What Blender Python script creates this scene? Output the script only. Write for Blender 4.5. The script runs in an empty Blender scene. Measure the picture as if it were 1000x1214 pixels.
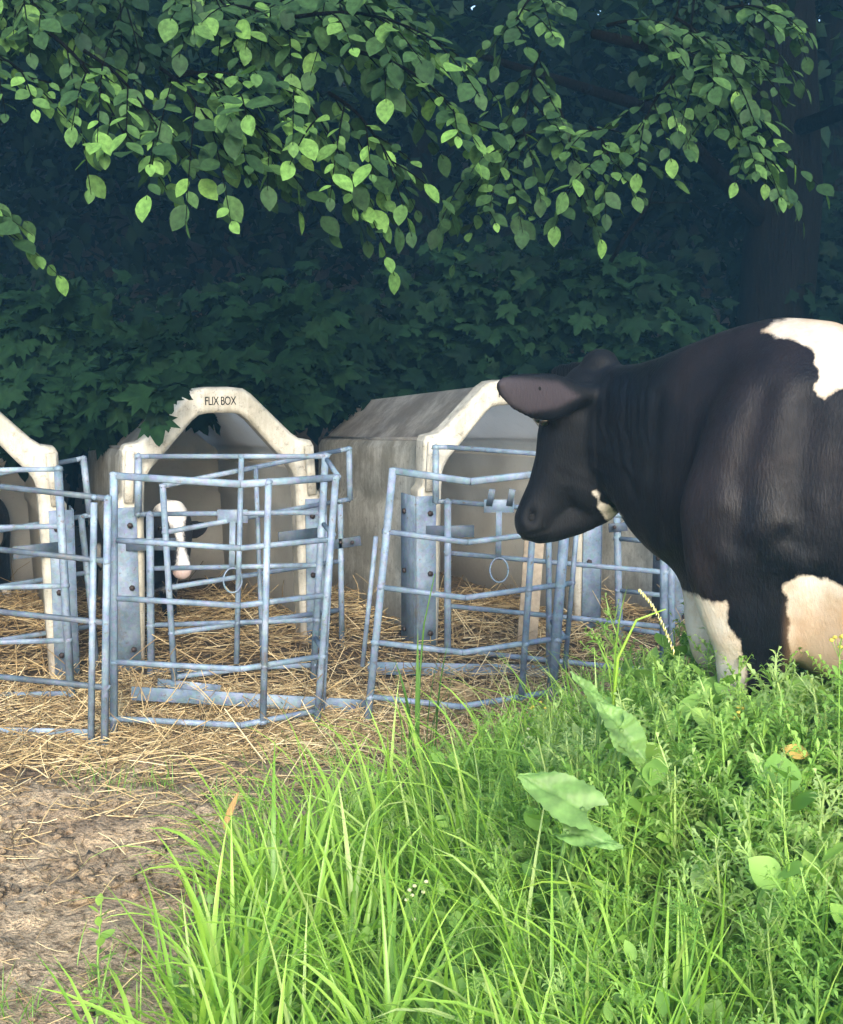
import bpy, bmesh, math, random
import numpy as np
from mathutils import Vector, Matrix, noise as mnoise
R = math.radians
rng = np.random.default_rng(7); random.seed(7)
scene = bpy.context.scene; C = scene.collection
# ------------------------------------------------ camera, sky, sun, exposure
F = 1400.0; PITCH = R(7.49); CAMZ = 1.55
cam = bpy.data.objects.new('camera', bpy.data.cameras.new('camera')); C.objects.link(cam)
cam.location = (0, 0, CAMZ); cam.rotation_euler = (R(90) - PITCH, 0, 0)
cam.data.sensor_fit = 'HORIZONTAL'; cam.data.sensor_width = 36; cam.data.lens = 36 * F / 1000
cam.data.clip_start = .05; cam.data.clip_end = 500
scene.camera = cam
SUN_EL, SUN_AZ = R(25), R(172)      # azimuth clockwise from +Y; hazy sun behind the viewer
world = bpy.data.worlds.new('World'); scene.world = world; world.use_nodes = True
wn = world.node_tree.nodes; wl = world.node_tree.links
sky = wn.new('ShaderNodeTexSky'); sky.sky_type = 'NISHITA'; sky.sun_disc = False
sky.sun_elevation = SUN_EL; sky.sun_rotation = SUN_AZ; sky.dust_density = 2.0
bg = wn['Background']; bg.inputs[1].default_value = .15; wl.new(sky.outputs[0], bg.inputs[0])
sl = bpy.data.lights.new('sun', 'SUN'); sl.energy = 1.8; sl.angle = R(24); sl.color = (1, .95, .86)
sun = bpy.data.objects.new('sun', sl); C.objects.link(sun)
sd = Vector((math.sin(SUN_AZ) * math.cos(SUN_EL), math.cos(SUN_AZ) * math.cos(SUN_EL), math.sin(SUN_EL)))
sun.rotation_euler = sd.to_track_quat('Z', 'Y').to_euler()
vs = scene.view_settings; vs.view_transform = 'Standard'; vs.look = 'None'; vs.gamma = 1; vs.exposure = 2.05
try: scene.cycles.max_bounces = 8; scene.cycles.transparent_max_bounces = 6
except Exception: pass
# ------------------------------------------------ helpers
cp, sp = math.cos(PITCH), math.sin(PITCH)
def W(px, py, Y):
    dx = (px - 500) / F; dy = (607 - py) / F
    r = Vector((dx, cp + dy * sp, -sp + dy * cp)); t = Y / r.y
    return Vector((r.x * t, Y, CAMZ + r.z * t))
def PX(P):
    P = np.asarray(P); x, y, z = P[..., 0], P[..., 1], P[..., 2] - CAMZ
    d = y * cp - z * sp; u = y * sp + z * cp
    return 500 + F * x / d, 607 - F * u / d
def smooth(t): t = np.clip(t, 0, 1); return t * t * (3 - 2 * t)
_lat = rng.random((256, 256))
def vnoise(x, y):
    xi = np.floor(x).astype(int); yi = np.floor(y).astype(int); fx = smooth(x - xi); fy = smooth(y - yi)
    a = _lat[xi % 256, yi % 256]; b = _lat[(xi + 1) % 256, yi % 256]; c = _lat[xi % 256, (yi + 1) % 256]; d = _lat[(xi + 1) % 256, (yi + 1) % 256]
    return (a * (1 - fx) + b * fx) * (1 - fy) + (c * (1 - fx) + d * fx) * fy
def fbm(x, y, o=4):
    s = 0; a = .5
    for k in range(o): s = s + a * vnoise(x * 2**k + 17.3 * k, y * 2**k + 5.1 * k); a *= .5
    return s
def gz(x, y):
    x = np.asarray(x, float); y = np.asarray(y, float)
    m = .22 * smooth((x + .35) / 1.1) * smooth((4.3 - y) / 1.2)
    bank = .55 * np.maximum(0, y - 9.2) * smooth((y - 9.2) / 2) ; bank = np.minimum(bank, 9)
    n = .05 * (fbm(x * 1.3, y * 1.3) - .5)
    return m + bank + n
def tag(o, label=None, cat=None, group=None, kind=None):
    if label: o['label'] = label
    if cat: o['category'] = cat
    if group: o['group'] = group
    if kind: o['kind'] = kind
    return o
def empty(name, loc, rz=0):
    o = bpy.data.objects.new(name, None); C.objects.link(o); o.location = loc; o.rotation_euler = (0, 0, rz); o.empty_display_size = .1
    return o
def link(name, me, m, parent=None):
    o = bpy.data.objects.new(name, me); C.objects.link(o)
    if m: me.materials.append(m)
    if parent:
        o.parent = parent
    return o
def npmesh(name, V, Fc, attrs=None, sm=False):
    """V (N,3); Fc list of arrays (M,k)"""
    me = bpy.data.meshes.new(name); V = np.asarray(V, np.float32)
    if not isinstance(Fc, list): Fc = [Fc]
    Fc = [np.asarray(f, np.int32) for f in Fc if len(f)]
    tot = sum(len(f) for f in Fc); loops = np.concatenate([f.ravel() for f in Fc])
    sizes = np.concatenate([np.full(len(f), f.shape[1], np.int32) for f in Fc])
    starts = np.concatenate([[0], np.cumsum(sizes)[:-1]]).astype(np.int32)
    me.vertices.add(len(V)); me.vertices.foreach_set('co', V.ravel())
    me.loops.add(len(loops)); me.loops.foreach_set('vertex_index', loops)
    me.polygons.add(tot); me.polygons.foreach_set('loop_start', starts); me.polygons.foreach_set('loop_total', sizes)
    if sm: me.polygons.foreach_set('use_smooth', np.ones(tot, bool))
    for k, a in (attrs or {}).items():
        at = me.attributes.new(k, 'FLOAT', 'POINT'); at.data.foreach_set('value', np.asarray(a, np.float32))
    me.update(calc_edges=True); me.validate()
    return me
def scatter(T, TF, O, M, S, tv=None):
    """template verts T, faces TF(list), origins O(N,3), rotation M(N,3,3), scale S(N,) or (N,3) -> V, faces, inst idx"""
    T = np.asarray(T, float); N = len(O); S = np.asarray(S, float)
    if S.ndim == 1: S = S[:, None].repeat(3, 1)
    V = np.einsum('nij,nkj->nki', M, T[None] * S[:, None]) + O[:, None]
    off = (np.arange(N) * len(T))[:, None, None]
    Fs = [(np.asarray(f)[None] + off).reshape(-1, np.asarray(f).shape[1]) for f in TF]
    return V.reshape(-1, 3), Fs, np.repeat(np.arange(N), len(T))
def basis(D, U):
    """rows: D forward (template +y), U approx normal (template +z) -> matrices with columns x,y,z"""
    D = D / np.linalg.norm(D, axis=1, keepdims=True); X = np.cross(D, U); X /= np.linalg.norm(X, axis=1, keepdims=True) + 1e-9
    Z = np.cross(X, D); return np.stack([X, D, Z], 2)
def ribbons(B, az, L, Wd, lean, bend, K=6, twist=None, fold=0.25, kink=None):
    """grass blades: B base (N,3), azimuth of lean, length, width, start lean from vertical, total extra bend"""
    N = len(B); t = np.linspace(0, 1, K + 1); ds = (L / K)[:, None]
    th = lean[:, None] + bend[:, None] * t[None] ** 1.6
    dh = np.sin(th) * ds; dz = np.cos(th) * ds
    h = np.concatenate([np.zeros((N, 1)), np.cumsum(dh[:, :-1], 1)], 1); z = np.concatenate([np.zeros((N, 1)), np.cumsum(dz[:, :-1], 1)], 1)
    ca, sa = np.cos(az)[:, None], np.sin(az)[:, None]
    P = np.stack([B[:, 0:1] + h * ca, B[:, 1:2] + h * sa, B[:, 2:3] + z], 2)
    w = Wd[:, None] * np.minimum(1, 1.15 * (1 - t[None] ** 2.2)) * (.55 + .45 * np.minimum(1, t[None] * 3)) * .5
    tw = (twist if twist is not None else np.zeros(N))[:, None] * t[None]
    sx = -sa * np.cos(tw); sy = ca * np.cos(tw); nz = np.sin(tw)
    side = np.stack([sx * w, sy * w, nz * w * np.ones_like(sx)], 2)
    up = np.stack([-np.cos(th) * ca, -np.cos(th) * sa, np.sin(th)], 2) * (w * fold)[:, :, None]
    V = np.stack([P - side + up, P, P + side + up], 2)          # N,K+1,3,3
    V = V.reshape(N, -1, 3)
    f = []
    for k in range(K):
        a = k * 3; f += [[a, a + 1, a + 4, a + 3], [a + 1, a + 2, a + 5, a + 4]]
    f = np.array(f); off = (np.arange(N) * (K + 1) * 3)[:, None, None]
    Fc = (f[None] + off).reshape(-1, 4)
    return V.reshape(-1, 3), Fc, np.repeat(np.arange(N), (K + 1) * 3), np.tile(np.repeat(t, 3), N)
class Acc:
    def __init__(s): s.V = []; s.F = {}; s.n = 0; s.A = {}
    def add(s, V, Fs, **attrs):
        V = np.asarray(V, float)
        if not isinstance(Fs, list): Fs = [Fs]
        for f in Fs:
            f = np.asarray(f)
            if len(f): s.F.setdefault(f.shape[1], []).append(f + s.n)
        for k, a in attrs.items(): s.A.setdefault(k, []).append(np.broadcast_to(np.asarray(a, float), (len(V),)))
        s.V.append(V); s.n += len(V)
    def mesh(s, name, sm=False, loc=None):
        V = np.concatenate(s.V)
        if loc is not None: V = V - np.asarray(loc)
        return npmesh(name, V, [np.concatenate(f) for f in s.F.values()], {k: np.concatenate(a) for k, a in s.A.items()}, sm)
def tube(pts, rad, n=8, cap=True):
    pts = [Vector(p) for p in pts]; K = len(pts)
    if not hasattr(rad, '__len__'): rad = [rad] * K
    V = []; Fc = []; prev = None
    for i, p in enumerate(pts):
        t = (pts[min(i + 1, K - 1)] - pts[max(i - 1, 0)]).normalized()
        if prev is None: prev = t.orthogonal().normalized()
        a = (prev - t * prev.dot(t)).normalized(); prev = a; b = t.cross(a)
        for k in range(n):
            an = 2 * math.pi * k / n; V.append(p + (a * math.cos(an) + b * math.sin(an)) * rad[i])
    Q = [[i * n + k, i * n + (k + 1) % n, (i + 1) * n + (k + 1) % n, (i + 1) * n + k] for i in range(K - 1) for k in range(n)]
    V = np.array([tuple(v) for v in V]); Fs = [np.array(Q)]
    if cap: Fs.append(np.array([list(range(n))[::-1], [(K - 1) * n + k for k in range(n)]]))
    return V, Fs
def boxbar(p, q, w, h, up=(0, 0, 1), ch=.25):
    """bar p->q, w = sideways, h = along up, with small chamfers (octagonal section)"""
    p, q = Vector(p), Vector(q); t = (q - p).normalized(); s = t.cross(Vector(up)).normalized(); u = s.cross(t)
    c = min(w, h) * ch; a, b = w / 2, h / 2
    sec = [(a - c, b), (-a + c, b), (-a, b - c), (-a, -b + c), (-a + c, -b), (a - c, -b), (a, -b + c), (a, b - c)]
    V = [tuple(e + s * x + u * y) for e in (p, q) for x, y in sec]
    Q = [[k, (k + 1) % 8, 8 + (k + 1) % 8, 8 + k] for k in range(8)]
    return np.array(V), [np.array(Q), np.array([list(range(8))[::-1], list(range(8, 16))])]
# ------------------------------------------------ materials
def mat(name):
    m = bpy.data.materials.new(name); m.use_nodes = True; return m, m.node_tree.nodes, m.node_tree.links, m.node_tree.nodes['Principled BSDF']
def N_(nd, typ, **kw):
    n = nd.new(typ)
    for k, v in kw.items():
        if k in n.inputs.keys(): n.inputs[k].default_value = v
        else: setattr(n, k, v)
    return n
def ramp(nd, stops, interp='LINEAR'):
    r = nd.new('ShaderNodeValToRGB'); r.color_ramp.interpolation = interp
    while len(r.color_ramp.elements) < len(stops): r.color_ramp.elements.new(.5)
    for e, (p, c) in zip(r.color_ramp.elements, stops): e.position = p; e.color = (*c, 1) if len(c) == 3 else c
    return r
def tex(nd, lk, scale, detail=4, rough=.55, coord='Object', vec=None, stretch=None, dist=0):
    n = nd.new('ShaderNodeTexNoise'); n.inputs['Scale'].default_value = scale; n.inputs['Detail'].default_value = detail; n.inputs['Roughness'].default_value = rough; n.inputs['Distortion'].default_value = dist
    c = nd.new('ShaderNodeTexCoord'); mp = nd.new('ShaderNodeMapping')
    if stretch: mp.inputs['Scale'].default_value = stretch
    lk.new(c.outputs[coord], mp.inputs[0]); lk.new(mp.outputs[0], n.inputs['Vector']); return n
def mixc(nd, lk, fac, a, b, mode='MIX'):
    m = nd.new('ShaderNodeMix'); m.data_type = 'RGBA'; m.blend_type = mode
    for sock, v in ((m.inputs[0], fac), (m.inputs[6], a), (m.inputs[7], b)):
        if hasattr(v, 'is_linked'): lk.new(v, sock)
        elif isinstance(v, (int, float)): sock.default_value = v
        else: sock.default_value = (*v, 1)
    return m.outputs[2]
def bump(nd, lk, h, s, d=.01):
    b = nd.new('ShaderNodeBump'); b.inputs['Strength'].default_value = s; b.inputs['Distance'].default_value = d; lk.new(h, b.inputs['Height']); return b.outputs[0]
def leafmat(name, cols, rough=.45, trans=.35, spec=.3, nscale=0, tcol=1.3):
    m, nd, lk, b = mat(name)
    at = nd.new('ShaderNodeAttribute'); at.attribute_name = 'rnd'
    r = ramp(nd, [(i / (len(cols) - 1), c) for i, c in enumerate(cols)]); lk.new(at.outputs['Fac'], r.inputs[0]); col = r.outputs[0]
    if nscale:
        n = tex(nd, lk, nscale, 3); rr = ramp(nd, [(.3, (.6, .6, .6)), (.7, (1.25, 1.25, 1.2))]); lk.new(n.outputs[0], rr.inputs[0]); col = mixc(nd, lk, 1., col, rr.outputs[0], 'MULTIPLY')
    lk.new(col, b.inputs['Base Color']); b.inputs['Roughness'].default_value = rough; b.inputs['Specular IOR Level'].default_value = spec
    t = nd.new('ShaderNodeBsdfTranslucent'); tc = mixc(nd, lk, 1., col, (tcol, tcol * 1.05, tcol * .5), 'MULTIPLY'); lk.new(tc, t.inputs[0])
    mx = nd.new('ShaderNodeMixShader'); mx.inputs[0].default_value = trans; lk.new(b.outputs[0], mx.inputs[1]); lk.new(t.outputs[0], mx.inputs[2])
    lk.new(mx.outputs[0], nd['Material Output'].inputs[0]); return m
M = {}
M['grass'] = leafmat('grass_blade', [(.07, .17, .03), (.15, .31, .04), (.24, .43, .055), (.33, .52, .08), (.44, .54, .20)], .38, .42, .45)
M['weed'] = leafmat('weed_leaf', [(.07, .17, .04), (.14, .28, .055), (.21, .38, .075), (.29, .47, .10), (.38, .50, .18)], .5, .4, .35)
M['burdock'] = leafmat('broad_leaf', [(.11, .22, .06), (.15, .27, .075)], .5, .3, .35, 22)
M['dry'] = leafmat('dry_leaf', [(.34, .21, .09), (.55, .38, .10)], .6, .3, .3)
M['flower'] = leafmat('flower', [(.62, .62, .38), (.60, .50, .10), (.75, .74, .62)], .6, .3, .3)
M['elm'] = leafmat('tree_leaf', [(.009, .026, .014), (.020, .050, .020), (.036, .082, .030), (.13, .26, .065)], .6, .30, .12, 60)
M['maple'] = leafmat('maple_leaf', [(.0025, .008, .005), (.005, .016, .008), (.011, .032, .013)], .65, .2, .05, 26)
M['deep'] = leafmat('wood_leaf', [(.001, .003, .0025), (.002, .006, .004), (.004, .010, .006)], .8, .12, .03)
def m_bark():
    m, nd, lk, b = mat('bark'); n = tex(nd, lk, 6, 6, .7, stretch=(4, 4, .5)); r = ramp(nd, [(.3, (.0015, .0015, .0015)), (.7, (.006, .0055, .005))]); lk.new(n.outputs[0], r.inputs[0]); lk.new(r.outputs[0], b.inputs['Base Color'])
    b.inputs['Specular IOR Level'].default_value = .04; b.inputs['Roughness'].default_value = .9; lk.new(bump(nd, lk, n.outputs[0], 1., .08), b.inputs['Normal']); return m
M['bark'] = m_bark()
def m_ground():
    m, nd, lk, b = mat('soil')
    n1 = tex(nd, lk, 2.2, 8, .65); n2 = tex(nd, lk, 30, 6, .68); n3 = tex(nd, lk, 90, 3, .6)
    r1 = ramp(nd, [(.30, (.27, .19, .125)), (.5, (.43, .325, .21)), (.7, (.54, .42, .28))]); lk.new(n1.outputs[0], r1.inputs[0])
    r2 = ramp(nd, [(.36, (.30, .27, .24)), (.47, (.85, .83, .8)), (.62, (1.15, 1.12, 1.08))]); lk.new(n2.outputs[0], r2.inputs[0])
    c = mixc(nd, lk, 1., r1.outputs[0], r2.outputs[0], 'MULTIPLY')
    r3 = ramp(nd, [(.35, (.6, .6, .6)), (.6, (1.1, 1.1, 1.1))]); lk.new(n3.outputs[0], r3.inputs[0]); c = mixc(nd, lk, .8, c, r3.outputs[0], 'MULTIPLY')
    g = nd.new('ShaderNodeAttribute'); g.attribute_name = 'wet'; c = mixc(nd, lk, g.outputs['Fac'], c, (.045, .037, .028))
    lk.new(c, b.inputs['Base Color']); b.inputs['Roughness'].default_value = .95; b.inputs['Specular IOR Level'].default_value = .2
    ad = nd.new('ShaderNodeMath'); ad.operation = 'ADD'; lk.new(n2.outputs[0], ad.inputs[0]); lk.new(n3.outputs[0], ad.inputs[1])
    lk.new(bump(nd, lk, ad.outputs[0], .9, .022), b.inputs['Normal']); return m
M['soil'] = m_ground()
def m_straw():
    m, nd, lk, b = mat('straw'); at = nd.new('ShaderNodeAttribute'); at.attribute_name = 'rnd'
    r = ramp(nd, [(0, (.10, .065, .03)), (.35, (.27, .18, .08)), (.7, (.50, .37, .18)), (1, (.68, .56, .33))]); lk.new(at.outputs['Fac'], r.inputs[0]); lk.new(r.outputs[0], b.inputs['Base Color'])
    b.inputs['Roughness'].default_value = .45; return m
M['straw'] = m_straw()
def m_strawbase():
    m, nd, lk, b = mat('straw_bed'); n = tex(nd, lk, 30, 6, .7, stretch=(1, 3, 1), dist=1.5); r = ramp(nd, [(.35, (.025, .016, .009)), (.5, (.10, .064, .03)), (.68, (.27, .18, .085))]); lk.new(n.outputs[0], r.inputs[0]); lk.new(r.outputs[0], b.inputs['Base Color'])
    b.inputs['Roughness'].default_value = .8; lk.new(bump(nd, lk, n.outputs[0], 1., .04), b.inputs['Normal']); return m
M['strawbase'] = m_strawbase()
def m_metal(name='galvanised_steel', dark=1.):
    m, nd, lk, b = mat(name)
    v = nd.new('ShaderNodeTexVoronoi'); v.inputs['Scale'].default_value = 60; c = nd.new('ShaderNodeTexCoord'); lk.new(c.outputs['Object'], v.inputs[0])
    n = tex(nd, lk, 9, 5, .65); r = ramp(nd, [(.3, (.085 * dark, .115 * dark, .15 * dark)), (.50, (.15 * dark, .20 * dark, .26 * dark)), (.72, (.25 * dark, .31 * dark, .38 * dark))]); lk.new(n.outputs[0], r.inputs[0])
    cc = mixc(nd, lk, .12, r.outputs[0], v.outputs['Color'], 'SOFT_LIGHT')
    n2 = tex(nd, lk, 38, 4, .7); r2 = ramp(nd, [(.60, (0, 0, 0)), (.72, (1, 1, 1))]); lk.new(n2.outputs[0], r2.inputs[0]); cc = mixc(nd, lk, r2.outputs[0], cc, (.11, .085, .065)); n4 = tex(nd, lk, 5, 7, .75, stretch=(1, 1, .4)); r4 = ramp(nd, [(.60, (0, 0, 0)), (.70, (.75,) * 3)]); lk.new(n4.outputs[0], r4.inputs[0]); cc = mixc(nd, lk, r4.outputs[0], cc, (.12, .10, .075))
    lk.new(cc, b.inputs['Base Color']); b.inputs['Metallic'].default_value = .1; b.inputs['Roughness'].default_value = .58; b.inputs['Specular IOR Level'].default_value = .35
    lk.new(bump(nd, lk, n.outputs[0], .2, .004), b.inputs['Normal']); return m
M['metal'] = m_metal(); M['metaldark'] = m_metal('weathered_steel', .45)
def m_grp(name, base, dirt, spots=.5, rough=.6, lo=.42, hi=.62, streak=True, glow=.0, clean=.5):
    m, nd, lk, b = mat(name)
    n1 = tex(nd, lk, 3.6, 10, .75); n2 = tex(nd, lk, 30, 6, .75); n3 = tex(nd, lk, 7, 6, .7, stretch=(3, 3, .5))
    r = ramp(nd, [(lo, (0, 0, 0)), (hi, (1, 1, 1))]); lk.new(n1.outputs[0], r.inputs[0]); c = mixc(nd, lk, r.outputs[0], dirt, base)
    if streak:
        r3 = ramp(nd, [(.38, (.62, .60, .55)), (.58, (1, 1, 1))]); lk.new(n3.outputs[0], r3.inputs[0]); c = mixc(nd, lk, .75, c, r3.outputs[0], 'MULTIPLY')
    r2 = ramp(nd, [(.56, (0, 0, 0)), (.66, (1, 1, 1))]); lk.new(n2.outputs[0], r2.inputs[0])
    c2 = mixc(nd, lk, spots, c, (.07, .055, .04)); c = mixc(nd, lk, r2.outputs[0], c, c2)
    # splashed dirt up the lowest half metre
    tc = nd.new('ShaderNodeTexCoord'); sx = nd.new('ShaderNodeSeparateXYZ'); lk.new(tc.outputs['Object'], sx.inputs[0])
    ma = nd.new('ShaderNodeMath'); ma.operation = 'MULTIPLY_ADD'; lk.new(n2.outputs[0], ma.inputs[0]); ma.inputs[1].default_value = -.3; lk.new(sx.outputs[2], ma.inputs[2])
    rz = ramp(nd, [(-.0, (1, 1, 1)), (.16, (0, 0, 0))]); lk.new(ma.outputs[0], rz.inputs[0]); ml = nd.new('ShaderNodeMath'); ml.operation = 'MULTIPLY'; ml.inputs[1].default_value = .6; lk.new(rz.outputs[0], ml.inputs[0])
    c = mixc(nd, lk, ml.outputs[0], c, (.16, .12, .08))
    lk.new(c, b.inputs['Base Color']); b.inputs['Roughness'].default_value = rough; lk.new(bump(nd, lk, n2.outputs[0], .25, .006), b.inputs['Normal'])
    if glow:    # thin glass-fibre wall lets daylight through
        t = nd.new('ShaderNodeBsdfTranslucent'); lk.new(mixc(nd, lk, clean, c, (1, .97, .92)), t.inputs[0]); mx = nd.new('ShaderNodeMixShader'); mx.inputs[0].default_value = glow
        lk.new(b.outputs[0], mx.inputs[1]); lk.new(t.outputs[0], mx.inputs[2]); lk.new(mx.outputs[0], nd['Material Output'].inputs[0])
    return m
M['rim'] = m_grp('cream_fibreglass', (.54, .51, .44), (.36, .34, .28), .55, .5)
M['shell'] = m_grp('grimy_fibreglass', (.76, .75, .68), (.40, .39, .33), .6, .65, .42, .58, glow=.62, clean=.35)
M['roof'] = m_grp('mossy_fibreglass', (.50, .48, .44), (.20, .19, .18), .7, .8, .44, .58, glow=.66, clean=.5)
M['liner'] = m_grp('inner_fibreglass', (.90, .86, .79), (.80, .74, .66), .35, .6, streak=False, glow=.82, clean=.9)
def plain(name, col, rough=.6, metal=0, spec=.5):
    m, nd, lk, b = mat(name); n = tex(nd, lk, 40, 3); r = ramp(nd, [(.3, tuple(c * .75 for c in col)), (.7, tuple(min(1, c * 1.15) for c in col))]); lk.new(n.outputs[0], r.inputs[0]); lk.new(r.outputs[0], b.inputs['Base Color'])
    b.inputs['Roughness'].default_value = rough; b.inputs['Metallic'].default_value = metal; b.inputs['Specular IOR Level'].default_value = spec; return m
M['black'] = plain('black_paint', (.012, .012, .012), .9, 0, .05); M['bolt'] = plain('rusty_bolt', (.05, .035, .03), .6, .5)
M['wood'] = plain('weathered_wood', (.34, .27, .19), .8); M['hoof'] = plain('hoof', (.05, .045, .04), .5); M['eye'] = plain('eye', (.008, .006, .005), .08, 0, .8)
def m_coat(name, dark1, dark2, white, dirt, pink=False):
    m, nd, lk, b = mat(name)
    at = nd.new('ShaderNodeAttribute'); at.attribute_name = 'white'
    nE = tex(nd, lk, 75, 6, .8, stretch=(1, 1, .6)); ad = nd.new('ShaderNodeMath'); ad.operation = 'MULTIPLY_ADD'; lk.new(nE.outputs[0], ad.inputs[0]); ad.inputs[1].default_value = .035; lk.new(at.outputs['Fac'], ad.inputs[2])
    rr = ramp(nd, [(.512, (0, 0, 0)), (.526, (1, 1, 1))]); lk.new(ad.outputs[0], rr.inputs[0])
    n = tex(nd, lk, 3.2, 6, .62); rd = ramp(nd, [(.36, dark1), (.62, dark2)]); lk.new(n.outputs[0], rd.inputs[0])
    nf = tex(nd, lk, 150, 3, .7, stretch=(1, 1, .25)); rf = ramp(nd, [(.3, (.6, .6, .6)), (.7, (1.3, 1.3, 1.3))]); lk.new(nf.outputs[0], rf.inputs[0]); dk = mixc(nd, lk, .7, rd.outputs[0], rf.outputs[0], 'MULTIPLY')
    nw = tex(nd, lk, 5, 6, .65); rw = ramp(nd, [(.40, dirt), (.58, white)]); lk.new(nw.outputs[0], rw.inputs[0])
    nb = tex(nd, lk, 2.1, 4, .6, stretch=(1.4, 1, .8)); rb = ramp(nd, [(.42, (.7, .85, 1.05)), (.58, (2.6, 1.7, 1.5))]); lk.new(nb.outputs[0], rb.inputs[0]); ab = nd.new('ShaderNodeAttribute'); ab.attribute_name = 'body'; dk = mixc(nd, lk, ab.outputs['Fac'], dk, mixc(nd, lk, 1., dk, rb.outputs[0], 'MULTIPLY'))  # brown tone and bluish sheen painted into the hide colour of the body
    c = mixc(nd, lk, rr.outputs[0], dk, rw.outputs[0])
    ap = nd.new('ShaderNodeAttribute'); ap.attribute_name = 'pink'; c = mixc(nd, lk, ap.outputs['Fac'], c, (.50, .30, .25))
    aq = nd.new('ShaderNodeAttribute'); aq.attribute_name = 'tan'; c = mixc(nd, lk, aq.outputs['Fac'], c, mixc(nd, lk, .7, c, (.33, .20, .11)))
    am = nd.new('ShaderNodeAttribute'); am.attribute_name = 'inner'; c = mixc(nd, lk, am.outputs['Fac'], c, (.12, .095, .11))
    lk.new(c, b.inputs['Base Color']); nr = tex(nd, lk, 4.5, 5, .65, stretch=(1, 1, .7)); rr2 = ramp(nd, [(.38, (.36,) * 3), (.6, (.68,) * 3)]); lk.new(nr.outputs[0], rr2.inputs[0]); lk.new(rr2.outputs[0], b.inputs['Roughness']); b.inputs['Specular IOR Level'].default_value = .16
    b.inputs['Sheen Weight'].default_value = .015; b.inputs['Sheen Roughness'].default_value = .4; b.inputs['Sheen Tint'].default_value = (.6, .72, .9, 1)
    s = nd.new('ShaderNodeMath'); s.operation = 'ADD'; lk.new(nf.outputs[0], s.inputs[0]); lk.new(n.outputs[0], s.inputs[1])
    lk.new(bump(nd, lk, s.outputs[0], .35, .008), b.inputs['Normal']); return m
M['coat'] = m_coat('cow_hide', (.0014, .0024, .0042), (.004, .0046, .006), (.44, .40, .34), (.34, .26, .18))
M['calfcoat'] = m_coat('calf_hide', (.010, .010, .012), (.016, .015, .016), (.72, .70, .68), (.62, .58, .55))
# ------------------------------------------------ ground
def axis(a, b, st, lo, hi, g=1.25):
    c = list(np.arange(a, b, st)); s = st; x = b
    while x < hi: c.append(x); s *= g; x += s
    c.append(hi); s = st; x = a - st
    while x > lo: c.insert(0, x); s *= g; x -= s
    c.insert(0, lo); return np.array(c)
gx = axis(-2.4, 2.6, .025, -70, 70); gy = axis(1.0, 6.6, .025, -40, 90)
GX, GY = np.meshgrid(gx, gy, indexing='ij')
fine = smooth((6.4 - GY) / .5) * smooth((GX + 2.6) / .5) * smooth((2.8 - GX) / .5)
cl = np.maximum(0, fbm(GX * 11, GY * 11, 4) - .44) * .10 + (fbm(GX * 26, GY * 26, 2) - .4) * .03
GZ = gz(GX, GY) + cl * fine
wet = smooth((fbm(GX * 1.7 + 9, GY * 2.6 + 3, 5) - .54) / .1) * .5 + smooth((GY - 3.75 - .35 * fbm(GX * 3, GY * 3)) / .5) * .45
wet = np.clip(wet + smooth((GX + .3) / .4) * .6 + smooth((GY - 5.) / 1.) * .5, 0, .92)
nx, ny = len(gx), len(gy); idx = np.arange(nx * ny).reshape(nx, ny)
Q = np.stack([idx[:-1, :-1], idx[1:, :-1], idx[1:, 1:], idx[:-1, 1:]], -1).reshape(-1, 4)
g = link('ground', npmesh('ground', np.stack([GX, GY, GZ], -1).reshape(-1, 3), Q, {'wet': wet.ravel()}, True), M['soil']); tag(g, kind='structure')
# clods of soil and dung
ico = bmesh.new(); bmesh.ops.create_icosphere(ico, subdivisions=1, radius=1)
IV = np.array([v.co[:] for v in ico.verts]); IF = np.array([[v.index for v in f.verts] for f in ico.faces]); ico.free()
A = Acc(); n = 3200
x = rng.uniform(-2.2, .6, n); y = rng.uniform(2.4, 4.9, n); keep = (fbm(x * 3, y * 3) > .42); x, y = x[keep], y[keep]; n = len(x)
s = .006 + .022 * rng.random(n) ** 4
for k in range(6):
    sel = np.arange(n) % 6 == k; T = IV * (1 + .35 * rng.standard_normal((len(IV), 1))) * [1, 1, .6]
    az = rng.uniform(0, 6.28, sel.sum()); O = np.stack([x[sel], y[sel], gz(x[sel], y[sel]) + .010], 1)
    V, Fs, ii = scatter(T, [IF], O, basis(np.stack([np.cos(az), np.sin(az), 0 * az], 1), np.tile([0, 0, 1.], (len(az), 1))), s[sel]); A.add(V, Fs, wet=(rng.random(sel.sum()) ** 1.5 * .8)[ii])
tag(link('soil_clods', A.mesh('soil_clods', True), M['soil']), 'loose dry and dark clods of soil scattered over the bare ground', 'soil', kind='stuff')
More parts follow.
